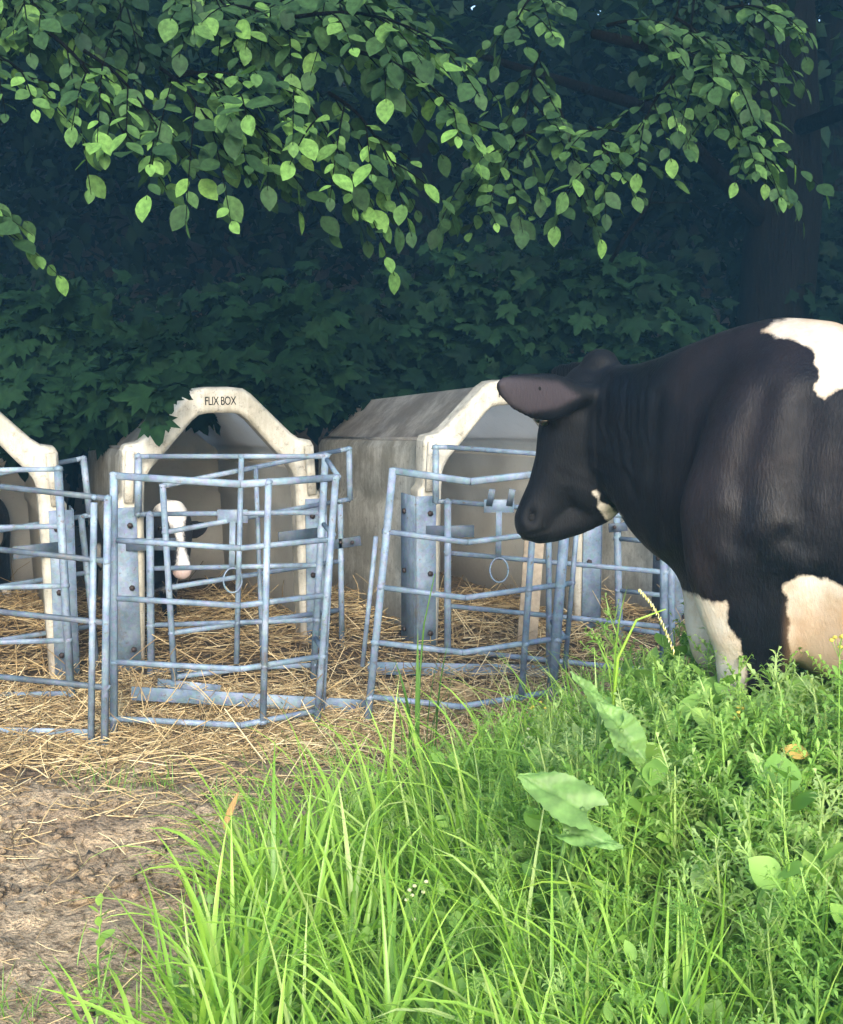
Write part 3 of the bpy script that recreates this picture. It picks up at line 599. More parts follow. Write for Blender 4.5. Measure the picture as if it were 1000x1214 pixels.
def ear(base, tip, upv_, facing, wide=.062):
    """leaf-shaped cupped ear; returns loft"""
    ax = tip - base; S = []
    for t, w, th in ((-.08, .38, .034), (.06, .46, .030), (.18, .76, .024), (.36, 1.0, .018), (.58, .98, .016), (.78, .78, .015), (.92, .50, .013), (1.0, .26, .010)):
        S.append((base + ax * t + upv_ * (-.022 * math.sin(max(t, 0) * 3.14)), wide * w, th, upv_))
    return loft(S, 18, 2)
earN = (W(694, 466, 3.29), W(590, 455, 3.16)); earF = (W(722, 440, 3.50), W(655, 440, 3.78))
parts.append(ear(earN[0], earN[1], Vector((.10, .12, 1)).normalized(), None, .070))
parts.append(ear(earF[0], earF[1], Vector((0, -.2, 1)).normalized(), None, .055))
me = remesh(parts, 'cow', .008, 11, CO)
V = meshpts(me)
E = np.empty(len(me.edges) * 2, np.int32); me.edges.foreach_get('vertices', E); E = E.reshape(-1, 2); deg = np.bincount(E.ravel(), minlength=len(V))[:, None]
px, py = PX(V); mk = (.9 * smooth((px - 728) / 30) * smooth((V[:, 2] - CO.z - .58) / .14))[:, None]
for _ in range(110):
    Sm = np.zeros_like(V)
    for c_ in range(3): Sm[:, c_] = np.bincount(E[:, 0], V[E[:, 1], c_], len(V)) + np.bincount(E[:, 1], V[E[:, 0], c_], len(V))
    V = V + mk * (Sm / deg - V)
me.vertices.foreach_set('co', V.astype(np.float32).ravel())
# skin folds on the neck and shoulder crease, muscle relief (true displacement along normals)
me.update(); Nn = np.empty(len(me.vertices) * 3, np.float32); me.vertices.foreach_get('normal', Nn); Nn = Nn.reshape(-1, 3)
px, py = PX(V)
def creases(lines):
    d = np.zeros(len(V))
    for pl, wdt, dep in lines:
        dist = np.full(len(V), 1e9)
        for a, b in zip(pl, pl[1:]):
            e = np.array(b, float) - a; t = np.clip(((px - a[0]) * e[0] + (py - a[1]) * e[1]) / (e @ e), 0, 1); dist = np.minimum(dist, np.hypot(px - a[0] - e[0] * t, py - a[1] - e[1] * t))
        d -= dep * np.exp(-(dist / wdt) ** 2)
        d += dep * .5 * np.exp(-((dist - wdt * 1.8) / wdt) ** 2)
    return d
near = V[:, 1] < 3.6
jit = (vnoise(V[:, 2] * 22, V[:, 0] * 3) - .5) * 7; px = px + jit
cr = creases([([(783, 470), (778, 520), (772, 590), (782, 640)], 7, .011), ([(712, 445), (707, 480), (712, 515)], 2.4, .004), ([(722, 446), (719, 490), (722, 530)], 2.6, .005), ([(735, 450), (733, 480)], 2.4, .003), ([(744, 446), (742, 500), (750, 560)], 2.6, .005), ([(757, 470), (756, 520)], 2.2, .003), ([(768, 448), (765, 495), (768, 530)], 2.6, .004), ([(730, 520), (738, 556), (752, 590)], 3, .004), ([(660, 560), (700, 575)], 5, .003),
     ([(850, 620), (836, 655), (846, 690)], 12, .004), ([(935, 640), (928, 690), (935, 740)], 12, .005), ([(700, 540), (735, 560), (765, 600)], 6, .005), ([(905, 470), (880, 560), (872, 640)], 14, .008), ([(960, 480), (945, 580), (950, 640)], 16, .008)])
nz = fbm(V[:, 0] * 4 + V[:, 1] * 2 + 11, V[:, 2] * 4 + 3, 3) - .45
px = px - jit
headm = (px < 705)
D = cr * np.where(px > 800, .75, .35) * near + nz * .024 * (~headm) + (fbm(V[:, 0] * 13 + 5, V[:, 2] * 11 + V[:, 1] * 9, 3) - .45) * .006 * (.35 + .65 * (~headm))
V2 = V + Nn * D[:, None]
# ear cupped front is paler; nostril
nost = W(630, 612, 3.34); dn = np.linalg.norm((V2 - np.array(nost)) * [1, 1, .7], axis=1); V2 += Nn * (-.013 * np.exp(-(dn / .011) ** 2) + .003 * np.exp(-((dn - .026) / .010) ** 2))[:, None]
mouth = creases([([(612, 636), (632, 633), (650, 628)], 2, .003)]) * (px < 665); V2 += Nn * mouth[:, None]
me.vertices.foreach_set('co', (V2 - np.array(CO)).astype(np.float32).ravel())
polys = [[(905, 392), (925, 380), (1020, 360), (1200, 372), (1220, 470), (1140, 520), (1100, 450), (1020, 452), (1005, 455), (985, 470), (978, 477), (968, 462), (970, 440), (962, 415), (945, 402), (925, 402)],
         [(795, 688), (812, 700), (835, 712), (860, 715), (866, 745), (880, 765), (886, 800), (880, 960), (760, 960), (760, 700)],
         [(930, 695), (945, 682), (975, 686), (1000, 700), (1060, 740), (1160, 720), (1260, 700), (1400, 690), (1500, 900), (1300, 1000), (940, 900), (938, 800), (936, 740)],
         [(700, 579), (706, 582), (716, 596), (733, 606), (738, 614), (724, 618), (713, 606)],
         [(940, 900), (860, 900), (850, 1200), (1500, 1200), (1500, 900)]]
wv = np.full(len(V), -1e9)
for P in polys: wv = np.maximum(wv, polysd(px, py, P))
wv += (vnoise(px / 9, py / 9) - .5) * 7
setattr_(me, 'white', np.clip(.5 + wv / 260, 0, 1))
setattr_(me, 'pink', np.zeros(len(V)))
setattr_(me, 'inner', .0 + .55 * smooth((polysd(px, py, [(586, 445), (620, 448), (662, 452), (690, 470), (660, 485), (625, 490), (600, 480)]) + 3) / 8) * (V[:, 1] < 3.3) * .4)
tn = smooth((py - 690) / 60) * smooth((px - 925) / 25) * .9; setattr_(me, 'body', smooth((px - 760) / 70)); setattr_(me, 'tan', np.clip(tn, 0, 1))
cow = link('cow', me, M['coat']); cow.location = CO
tag(cow, 'large black and white dairy cow standing in the weeds, head turned to the hutches', 'cow')
def child_tube(name, pts, r, m, par, base, n=8):
    A = Acc(); V, Fs = tube([Vector(p) - base for p in pts], r, n); A.add(V, Fs); return link(name, A.mesh(name, True), m, par)
for s in (-1, 1):
    V_, F_ = ellip(H(643, 497) + Vector((0, s * .082, 0)) - CO, (.016, .012, .016)); A = Acc(); A.add(V_, F_); link('eye', A.mesh('eye', True), M['eye'], cow)
    for x, y in ((.10, .17), (-1.44, .18)):
        V_, F_ = loft([(L_(x - .01, s * y, .07) - CO, .048, .043, cf), (L_(x + .015, s * y, .0) - CO, .062, .052, cf), (L_(x + .02, s * y, -.01) - CO, .062, .052, cf)], 14); A = Acc(); A.add(V_, F_); link('hoof', A.mesh('hoof', True), M['hoof'], cow)
for s in (-1, 1):
    V_, F_ = ellip(W(630, 611, 3.40) + Vector((-.002, s * .052, 0)) - CO, (.010, .006, .012)); A = Acc(); A.add(V_, F_); link('nostril', A.mesh('nostril', True), M['black'], cow)
V_, F_ = ellip(W(639, 461, 3.205) - CO, (.007, .004, .007)); A = Acc(); A.add(V_, F_); link('ear_tag_hole', A.mesh('ear_tag_hole', True), M['black'], cow)  # black bead standing in for the dark tag hole in the ear
n = 500; az = rng.uniform(0, 6.28, n); B = np.array(L_(-1.75, .02, .52) - CO)[None] + rng.normal(0, .012, (n, 3)); V_, Fc, ii, tt = ribbons(B, az, rng.uniform(.15, .3, n), np.full(n, .003), np.full(n, math.pi - .12) + rng.normal(0, .06, n), np.zeros(n), 3); A = Acc(); A.add(V_, Fc, white=0 * tt, pink=0 * tt, inner=0 * tt, tan=0 * tt); link('tail_switch', A.mesh('tail_switch'), M['coat'], cow)
# ---- calf: local frame x forward, y left, z up
def build_calf():
    P = []; v = Vector
    P.append(loft([(v((-.78, 0, .66)), .10, .09), (v((-.68, 0, .65)), .16, .14), (v((-.45, 0, .62)), .18, .15), (v((-.2, 0, .62)), .185, .15), (v((0, 0, .64)), .17, .12), (v((.08, 0, .66)), .13, .09)], 20, 2.1))
    P.append(loft([(v((-.05, 0, .70)), .14, .09), (v((.10, 0, .76)), .11, .075), (v((.21, 0, .83)), .085, .065), (v((.27, 0, .86)), .07, .06)], 16))
    hd = v((.6, 0, -.9)).normalized(); up = v((.9, 0, .6)).normalized()
    c = v((.30, 0, .90))
    P.append(loft([(c - hd * .02, .07, .07, up), (c + hd * .05, .088, .090, up), (c + hd * .12, .082, .086, up), (c + hd * .19, .066, .064, up), (c + hd * .25, .05, .045, up), (c + hd * .30, .045, .045, up), (c + hd * .325, .03, .035, up)], 20, 2.2))
    for s in (-1, 1):
        b = c + hd * .085 + v((-.03, s * .06, 0)); P.append(ear(b, b + v((-.03, s * .125, -.005)), v((.2, 0, 1)).normalized(), None, .046))
        P.append(loft([(v((.0, s * .08, .58)), .07, .05, (1, 0, 0)), (v((0, s * .085, .40)), .045, .035, (1, 0, 0)), (v((.01, s * .085, .28)), .036, .032, (1, 0, 0)), (v((0, s * .085, .15)), .024, .022, (1, 0, 0)), (v((.01, s * .085, .04)), .03, .027, (1, 0, 0))], 12))
        P.append(loft([(v((-.66, s * .08, .62)), .12, .06, (1, 0, 0)), (v((-.64, s * .09, .46)), .08, .045, (1, 0, 0)), (v((-.72, s * .09, .32)), .04, .03, (1, 0, 0)), (v((-.73, s * .09, .26)), .032, .028, (1, 0, 0)), (v((-.70, s * .09, .12)), .024, .022, (1, 0, 0)), (v((-.68, s * .09, .04)), .03, .027, (1, 0, 0))], 12))
    P.append(loft([(v((-.76, 0, .74)), .022, .02, (1, 0, 0)), (v((-.84, 0, .66)), .016, .014, (1, 0, 0)), (v((-.85, 0, .40)), .012, .012, (1, 0, 0))], 8))
    me = remesh(P, 'calf', .0075, 5, None); V = meshpts(me)
    rel = V - np.array(c); s_ = rel @ np.array(hd); y = V[:, 1]; f = rel @ np.array(up); hm = (V[:, 0] > .17) & (s_ > -.09)
    half = np.interp(s_, [-.1, .02, .08, .14, .22, .27, .34], [.078, .070, .040, .020, .016, .03, .05])
    w = np.where(hm & (np.abs(y) < .085), (half - np.abs(y)), -.03); w = np.where(hm & (f < -.03), -.03, w)
    leg = np.where(V[:, 2] < .30, .02, -.05); blot = (fbm(V[:, 0] * 5 + 3, V[:, 2] * 5 + 7, 2) - .52) * .3; w = np.where(hm, w, np.maximum(leg, np.where(np.abs(y) < .2, blot, blot)))
    setattr_(me, 'white', np.clip(.5 + w * .8, 0, 1)); setattr_(me, 'pink', .6 * smooth((s_ - .285) / .03) * hm); setattr_(me, 'inner', 0 * y); setattr_(me, 'tan', 0 * y)
    o = link('calf', me, M['calfcoat'])
    for s in (-1, 1):
        V_, F_ = ellip(c + hd * .095 + v((.045, s * .072, .02)), (.013, .010, .013)); A = Acc(); A.add(V_, F_); link('eye', A.mesh('eye', True), M['eye'], o)
        V_, F_ = ellip(c + hd * .318 + up * .012 + v((0, s * .022, 0)), (.007, .007, .009)); A = Acc(); A.add(V_, F_); link('nostril', A.mesh('nostril', True), M['black'], o)
    return o
calf = build_calf(); calf.scale = (1.12,) * 3; p = W(206, 634, 5.92)
def put_calf(o, hx, hy, hz, rz, lb):
    o.rotation_euler.z = rz; c = Vector((.36, 0, .80)) * 1.12; c.rotate(Matrix.Rotation(rz, 3, 'Z')); o.location = (hx - c.x, hy - c.y, hz - .80 * 1.12); tag(o, lb, 'calf', 'calves in the hutches')
put_calf(calf, p.x, p.y, p.z, R(-60), 'black and white calf with white forehead looking out of the middle hutch')
calf2 = copy_tree(calf); p = W(-96, 615, 5.75); put_calf(calf2, p.x, p.y, p.z, R(-84), 'calf at the left edge, only a black sliver of its head in view')
# ------------------------------------------------ leaf templates
def elm_leaf():
    n = 7; V = []; 
    for k in range(n):
        t = k / (n - 1); w = .33 * math.sin(math.pi * min(1, t * 1.02) ** .95) ** .75 if 0 < k < n - 1 else .0
        dz = -.18 * t * t; V += [(-w, t, dz + .10 * w), (0, t, dz - .04 * math.sin(t * 3.14)), (w, t, dz + .10 * w)]
    Q = [[k * 3 + j, k * 3 + j + 1, k * 3 + j + 4, k * 3 + j + 3] for k in range(n - 1) for j in (0, 1)]
    return np.array(V), [np.array(Q)]
def maple_leaf():
    pts = [(0, 0), (.10, .06), (.34, -.06), (.30, .12), (.55, .22), (.42, .34), (.60, .58), (.36, .55), (.28, .66), (.22, .60), (.10, .90), (0, 1.05)]
    pts = pts + [(-x, y) for x, y in pts[-2:0:-1]]; V = [(0, .30, .0)] + [(x, y, -.22 * (x * x) - .12 * (y - .3) ** 2 + (.05 if k % 2 else -.02)) for k, (x, y) in enumerate(pts)]
    n = len(pts); T = [[0, 1 + k, 1 + (k + 1) % n] for k in range(n)]; return np.array(V), [np.array(T)]
EL = elm_leaf(); ML = maple_leaf()
SLF = (np.array([(-.0, 0, 0), (-.28, .4, .05), (.28, .4, .05), (0, 1, -.1), (0, .45, -.03)]), [np.array([[0, 4, 1], [0, 2, 4], [1, 4, 3], [4, 2, 3]])])
def add_leaves(A, T, O, D, U, S, rnd):
    V, Fs, ii = scatter(T[0], T[1], np.asarray(O, float), basis(np.asarray(D, float), np.asarray(U, float)), np.asarray(S, float)); A.add(V, Fs, rnd=np.asarray(rnd, float)[ii])
def spray(Al, Aw, p0, p1, ntw, tl, ls, bright=.4, droop=.5, flat=.5):
    """a limb p0->p1 with drooping twigs carrying alternate leaves"""
    p0, p1 = Vector(p0), Vector(p1); ax = (p1 - p0); n = 8; sag = ax.length * .10
    path = [p0 + ax * t + Vector((0, 0, sag * math.sin(t * math.pi))) for t in np.linspace(0, 1, n)]
    V, Fs = tube(path, [.008 * (1 - .75 * t) for t in np.linspace(0, 1, n)], 5); Aw.add(V, Fs)
    O, D, U, S, Rr = [], [], [], [], []
    for k in range(ntw):
        t = (k + .7 + rng.uniform(-.3, .3)) / ntw; t = min(t, 1); j = min(int(t * (n - 1)), n - 2); b = path[j].lerp(path[j + 1], t * (n - 1) - j)
        side = ax.cross(Vector((0, 0, 1))).normalized() * (1 if k % 2 else -1); d = (ax.normalized() * rng.uniform(.3, 1) + side * rng.uniform(.2, 1.) + Vector((0, 0, rng.uniform(-droop, .25)))).normalized()
        L = tl * rng.uniform(.6, 1.25) * (1.1 - .45 * t); m = 5; tp = [b + d * (L * q) + Vector((0, 0, -droop * .5 * L * q * q)) for q in np.linspace(0, 1, m)]
        V, Fs = tube(tp, [.0035, .003, .0025, .002, .0012], 4, False); Aw.add(V, Fs)
        nl = max(5, int(L / (ls * .42)))
        for i in range(nl):
            q = (i + .6) / nl; jj = min(int(q * (m - 1)), m - 2); o = tp[jj].lerp(tp[jj + 1], q * (m - 1) - jj)
            td = (tp[jj + 1] - tp[jj]).normalized(); sd_ = td.cross(Vector((0, 0, 1))).normalized() * (1 if i % 2 else -1)
            if i == nl - 1: sd_ *= .1
            dd = td * rng.uniform(.4, .9) + sd_ * rng.uniform(.5, 1.) + Vector((0, 0, rng.uniform(-.75, .35)))
            O.append(o); D.append(dd); U.append(Vector((rng.normal(0, .35), -.55 + rng.normal(0, .35), 1.0))); S.append(ls * rng.uniform(.45, 1.25)); Rr.append(np.clip(bright * rng.uniform(.4, 1.3) + (.5 if rng.random() < .07 else 0) * (q > .5), 0, 1))
    add_leaves(Al, EL, [tuple(o) for o in O], [tuple(o) for o in D], [tuple(o) for o in U], S, Rr)
# overhanging branches: (start px,py,Y) -> (end px,py,Y), twigs, bright
def tree(name, label, trunk_pts, trunk_r, limbs, sprays, leafm='elm', extra=None, ls=.085, tl=.42):
    base = Vector(trunk_pts[0]); root = empty(name, base); A = Acc(); V, Fs = tube([Vector(p) - base for p in trunk_pts], trunk_r, 18)
    # ridged bark
    a = np.arctan2(V[:, 1] - 0, V[:, 0]); V[:, :2] *= 1; A.add(V, Fs)
    link('trunk', A.mesh('trunk', True), M['bark'], root)
    Aw = Acc()
    for pts, r in limbs: V, Fs = tube([Vector(p) for p in pts], [r * (1 - .8 * t) + .006 for t in np.linspace(0, 1, len(pts))], 8); Aw.add(V, Fs)
    Al = Acc()
    for (a, b, nt, br) in sprays: spray(Al, Aw, W(*a), W(*b), nt, tl, ls, br)
    if extra: extra(Al, Aw)
    link('branches', Aw.mesh('branches', True, base), M['bark'], root); link('crown', Al.mesh('crown', False, base), M[leafm], root)
    tag(root, label, 'tree'); return root
SA = []
def S(x0, y0, x1, y1, Y, nt=9, br=.42, dY=0): SA.append(((x0, y0, Y), (x1, y1, Y + dY), nt, br))
# left tree branches
for k in range(24):
    x = rng.uniform(-60, 400); top = rng.uniform(-110, 30); x1 = x + rng.uniform(30, 130); lim = np.interp(x1, [-50, 0, 60, 110, 200, 300, 380, 450, 560, 620], [40, 30, 45, 80, 90, 95, 55, 60, 10, -10]); y1 = rng.uniform(0, lim)
    S(x, top, x1, y1, rng.uniform(4.4, 5.4), 8, rng.uniform(.05, .5) + (.25 if x1 > 330 or y1 < 30 else 0), -.2)
for q in ((60, 40, 150, 165), (100, 60, 205, 180), (190, 80, 270, 185), (230, 90, 335, 195), (210, 85, 300, 125), (330, 90, 415, 205), (390, 110, 470, 200), (420, 60, 560, 150), (-90, 215, -22, 262), (-50, 60, 40, 95), (350, 20, 540, 60), (200, 95, 320, 105)):
    S(*q, 4.3, 7, .78, -.15)
SA_left = SA
SA = []
for k in range(5):
    x = rng.uniform(700, 900); x1 = x + rng.uniform(-70, 40); y1 = rng.uniform(10, np.interp(x1, [500, 600, 700, 760, 820, 880, 960], [120, 160, 150, 130, 140, 120, 20])); S(x, rng.uniform(-120, -10), x1, y1, rng.uniform(5.2, 6.4), 7, rng.uniform(.0, .25), -.2)
for q in ((640, 60, 620, 160), (660, 120, 690, 235), (660, 150, 545, 215), (620, 180, 575, 245), (700, 150, 725, 190), (720, 30, 820, 40), (860, 10, 935, 22), (820, 60, 900, 80), (830, 80, 895, 190), (870, 140, 915, 190), (800, 90, 760, 155), (820, 70, 850, 150), (640, -10, 610, 30), (800, 20, 890, 120)):
    S(*q, 5.0, 7, .62, -.15)
def shade_crown(Al, Aw):  # leaf layer above the view, added to shade the wood behind
    n = 3500; x = rng.uniform(-6, 4, n); y = rng.uniform(4.3, 5.8, n); z = 2.45 + .28 * y + rng.random(n) * 1.5
    add_leaves(Al, SLF, np.stack([x, y, z], 1), np.stack([rng.normal(0, 1, n), rng.normal(0, 1, n), rng.normal(-.3, .4, n)], 1), np.stack([rng.normal(0, .5, n), rng.normal(0, .5, n), np.ones(n)], 1), rng.uniform(.10, .2, n), rng.random(n) * .6)
def canopy(Al, Aw):
    n = 32000; x = rng.uniform(-9, 9, n); y = rng.uniform(8.9, 15, n); z = 3.6 + rng.random(n) * 3.6 + .5 * np.sin(x * 1.7) * np.cos(y * 1.3) + np.maximum(0, 7.4 - y) * .7
    D = np.stack([rng.normal(0, 1, n), rng.normal(0, 1, n), rng.normal(-.3, .4, n)], 1); U = np.stack([rng.normal(0, .5, n), rng.normal(0, .5, n), np.ones(n)], 1)
    add_leaves(Al, SLF, np.stack([x, y, z], 1), D, U, rng.uniform(.16, .30, n), rng.random(n) * .25)
treeA = tree('broadleaf_tree', 'tree whose leafy branches hang down across the upper left of the picture', [(-4.2, 5.9, -.1), (-4.15, 5.85, 1.2), (-4.0, 5.8, 2.6), (-3.7, 5.7, 4.2), (-3.3, 5.5, 5.4)], [.24, .2, .17, .13, .08],
    [([(-4.05, 5.8, 2.4), (-3.2, 5.4, 3.2), (-2.0, 5.0, 3.35), (-.9, 4.8, 3.3), (0.2, 4.7, 3.2)], .07), ([(-3.9, 5.75, 3.1), (-2.6, 5.2, 3.8), (-1.2, 4.9, 3.7)], .06)], SA_left, extra=shade_crown, ls=.084, tl=.40)
T0 = W(917, 380, 8.6); T0.z = -.1
treeB = tree('old_tree', 'old tree with a thick dark trunk rising behind the cow back', [T0, T0 + Vector((-.02, 0, .6)), T0 + Vector((0, .02, 1.5)), T0 + Vector((.05, .0, 2.8)), T0 + Vector((.0, .1, 4.2)), T0 + Vector((.1, .2, 6))], [.42, .31, .27, .26, .22, .15],
    [([T0 + Vector((0, 0, 2.9)), T0 + Vector((-.5, -1.2, 3.2)), T0 + Vector((-1.2, -2.6, 3.1)), T0 + Vector((-1.8, -3.4, 3.0))], .07), ([T0 + Vector((0, 0, 2.5)), T0 + Vector((-1., -.8, 3.2)), T0 + Vector((-2.2, -1.8, 3.3))], .06), ([T0 + Vector((0, 0, 3.2)), T0 + Vector((.5, -1.2, 3.3)), T0 + Vector((.2, -2.8, 3.1))], .06)], SA, extra=canopy, ls=.078, tl=.36)
for (x, Y, r, lb) in ((500, 10.4, .13, 'slim dark trunk deep in the wood near the centre'), (985, 9.8, .2, 'dark trunk at the right edge behind the old tree')):
    b = W(x, 400, Y); b.z = float(gz(b.x, b.y)) - .1
    def cr(Al, Aw, b=b):
        n = 500; o = np.array(b)[None] + rng.normal(0, 1, (n, 3)) * [.8, .8, .7] + [0, 0, 4.6]; add_leaves(Al, SLF, o, rng.normal(0, 1, (n, 3)), rng.normal(0, .5, (n, 3)) + [0, 0, 1], rng.uniform(.1, .2, n), rng.random(n) * .3)
    tree('slender_tree', lb, [b, b + Vector((.05, 0, 2)), b + Vector((-.1, 0, 4.6))], [r, r * .8, r * .5], [([b + Vector((0, 0, 2.5)), b + Vector((.6, -.2, 3.6))], .04)], [], 'deep', cr)['group'] = 'slim trunks deep in the wood'
# bare leaning stick
A = Acc(); V, Fs = tube([W(724, 310, 7.4), W(745, 275, 7.4), W(768, 245, 7.4), W(775, 225, 7.5)], [.014, .012, .010, .006], 7); A.add(V, Fs); V, Fs = tube([W(770, 240, 7.4), W(820, 240, 7.7), W(850, 262, 7.9)], [.006, .004, .002], 6); A.add(V, Fs)
tag(link('bare_stick', A.mesh('bare_stick', True), M['bark']), 'bare pale stick leaning up out of the maple bushes', 'stick')
# maple shrubs behind and over the hutches
def shrub(label, blobs, nl, ls, stems, br=.5, T=ML, m='maple'):
    base = Vector(stems[0][0]); root = empty('maple_shrub', base); Al = Acc(); Aw = Acc()
    for st in stems: V, Fs = tube([Vector(p) for p in st], [.03 * (1 - .8 * t) + .004 for t in np.linspace(0, 1, len(st))], 6); Aw.add(V, Fs)
    wts = np.array([r[0] * r[2] for c, r in blobs]); wts /= wts.sum()
    for (c, r), w in zip(blobs, wts):
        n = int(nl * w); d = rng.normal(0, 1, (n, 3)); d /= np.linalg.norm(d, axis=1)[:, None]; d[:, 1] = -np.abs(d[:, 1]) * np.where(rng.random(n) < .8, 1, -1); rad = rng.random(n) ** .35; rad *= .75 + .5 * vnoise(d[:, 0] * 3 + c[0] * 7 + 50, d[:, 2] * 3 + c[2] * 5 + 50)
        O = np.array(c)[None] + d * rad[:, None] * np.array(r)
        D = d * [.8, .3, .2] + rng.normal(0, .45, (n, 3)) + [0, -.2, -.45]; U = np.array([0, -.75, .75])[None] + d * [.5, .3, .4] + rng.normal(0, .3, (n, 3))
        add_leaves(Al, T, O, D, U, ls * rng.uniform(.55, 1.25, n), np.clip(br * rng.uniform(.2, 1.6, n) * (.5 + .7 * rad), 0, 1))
    link('stems', Aw.mesh('stems', True, base), M['bark'], root); link('foliage', Al.mesh('foliage', False, base), M[m], root); tag(root, label, 'shrub', 'dark maple shrubs behind the hutches')
def B(px, py, Y, rx, rz, ry=.35): return (tuple(W(px, py, Y)), (rx, ry, rz))
def stem(px, Y, py, Yt=None):
    a = W(px, 500, Y); t = W(px + 25, py, Yt or Y); a.z = float(gz(a.x, a.y)) - .05; return [a, a.lerp(t, .5) + Vector((.08, 0, .1)), t]
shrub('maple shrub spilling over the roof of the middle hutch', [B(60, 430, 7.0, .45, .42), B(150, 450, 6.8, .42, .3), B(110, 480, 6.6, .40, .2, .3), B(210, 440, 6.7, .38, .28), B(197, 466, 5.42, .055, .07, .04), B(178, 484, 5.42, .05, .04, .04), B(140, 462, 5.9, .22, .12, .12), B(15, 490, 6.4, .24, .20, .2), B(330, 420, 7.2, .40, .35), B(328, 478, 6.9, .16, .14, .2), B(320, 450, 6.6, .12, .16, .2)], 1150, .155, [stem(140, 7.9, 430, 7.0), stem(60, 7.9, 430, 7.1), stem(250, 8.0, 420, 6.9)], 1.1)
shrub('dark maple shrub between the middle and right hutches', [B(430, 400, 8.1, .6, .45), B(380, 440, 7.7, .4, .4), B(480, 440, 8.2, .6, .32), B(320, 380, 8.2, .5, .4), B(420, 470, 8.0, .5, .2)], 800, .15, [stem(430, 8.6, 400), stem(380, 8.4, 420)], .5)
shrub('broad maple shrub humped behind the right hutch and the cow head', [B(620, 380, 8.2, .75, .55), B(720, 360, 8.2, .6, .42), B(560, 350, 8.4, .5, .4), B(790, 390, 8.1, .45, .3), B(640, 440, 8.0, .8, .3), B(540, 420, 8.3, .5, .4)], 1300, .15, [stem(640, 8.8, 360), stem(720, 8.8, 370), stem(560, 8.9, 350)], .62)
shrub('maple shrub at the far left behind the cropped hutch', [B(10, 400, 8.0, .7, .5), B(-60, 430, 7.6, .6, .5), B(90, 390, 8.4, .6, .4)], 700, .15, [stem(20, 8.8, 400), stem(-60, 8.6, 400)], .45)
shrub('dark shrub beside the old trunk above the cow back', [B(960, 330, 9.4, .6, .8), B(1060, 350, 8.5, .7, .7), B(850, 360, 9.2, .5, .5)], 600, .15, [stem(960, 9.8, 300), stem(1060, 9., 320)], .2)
# deep wood mass
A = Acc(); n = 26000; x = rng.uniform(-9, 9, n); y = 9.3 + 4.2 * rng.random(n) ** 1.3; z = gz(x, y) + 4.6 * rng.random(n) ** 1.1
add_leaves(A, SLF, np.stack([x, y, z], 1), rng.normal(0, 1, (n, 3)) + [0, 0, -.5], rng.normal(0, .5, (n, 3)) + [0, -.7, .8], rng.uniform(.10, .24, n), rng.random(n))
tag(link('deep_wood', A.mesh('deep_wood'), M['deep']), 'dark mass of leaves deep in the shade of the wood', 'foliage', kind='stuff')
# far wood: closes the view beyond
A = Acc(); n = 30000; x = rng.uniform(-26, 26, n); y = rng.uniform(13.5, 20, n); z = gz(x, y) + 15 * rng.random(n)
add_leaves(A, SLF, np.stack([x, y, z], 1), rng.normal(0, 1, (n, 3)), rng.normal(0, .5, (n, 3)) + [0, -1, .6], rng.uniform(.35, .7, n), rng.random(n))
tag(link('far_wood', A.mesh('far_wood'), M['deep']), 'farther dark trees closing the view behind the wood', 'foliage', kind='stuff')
# ------------------------------------------------ foreground vegetation
def veg_edge(y):   # left limit of the vegetation at depth y
    return np.interp(y, [1.0, 1.6, 2.2, 2.6, 3.0, 3.35, 3.6, 3.9, 4.2, 4.5], [-.30, -.44, -.54, -.58, -.52, -.34, -.08, .20, .40, .55])
def pts_veg(n, ymin=1.35, ymax=4.3, xmax=2.3, off=0, soft=.08):
    y = rng.uniform(ymin, ymax, n * 2); x = rng.uniform(-1.0, xmax, n * 2); e = veg_edge(y) + off + rng.normal(0, soft, len(y)); k = (x > e) & (np.abs(x) < .42 * y + .5); x, y = x[k][:n], y[k][:n]
    return x, y
def blades(A, x, y, L, Wd, lean=(.05, .35), bend=(.3, 1.6), K=7, rnd=(.3, .9), azb=None, z0=0):
    n = len(x); az = rng.uniform(0, 6.28, n) if azb is None else rng.normal(azb, 1.2, n)
    Bq = np.stack([x, y, gz(x, y) - .01 + z0], 1); V, Fc, ii, tt = ribbons(Bq, az, rng.uniform(*L, n), rng.uniform(*Wd, n), rng.uniform(*lean, n), rng.uniform(*bend, n), K, rng.normal(0, .5, n))
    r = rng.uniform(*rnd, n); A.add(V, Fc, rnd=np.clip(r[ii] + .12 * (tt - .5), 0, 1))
A = Acc()
# tall coarse grass on the left of the bank: clumps
def tallgrass(A, ncl, per, xr, yr, L, Wd, rnd, flt=True, lean=(.0, .45), bend=(.3, 1.9)):
    cx = rng.uniform(*xr, ncl); cy = rng.uniform(*yr, ncl)
    if flt: k = cx > veg_edge(cy) + .02; cx, cy = cx[k], cy[k]
    k = rng.integers(0, len(cx), len(cx) * per); tone = rng.uniform(-.12, .12, len(cx))[k]
    x = cx[k] + rng.normal(0, .035, len(k)); y = cy[k] + rng.normal(0, .035, len(k)); n = len(x)
    az = rng.uniform(0, 6.28, n); Bq = np.stack([x, y, gz(x, y) - .01], 1); hs = rng.uniform(.75, 1.15, len(cx))[k]
    V, Fc, ii, tt = ribbons(Bq, az, rng.uniform(*L, n) * hs, rng.uniform(*Wd, n), rng.uniform(*lean, n), rng.uniform(*bend, n), 8, rng.normal(0, .6, n))
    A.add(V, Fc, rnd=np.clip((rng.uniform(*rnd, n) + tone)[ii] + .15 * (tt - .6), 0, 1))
tallgrass(A, 140, 18, (-.75, .55), (1.5, 3.45), (.28, .60), (.008, .018), (.35, .9), bend=(.4, 2.3))
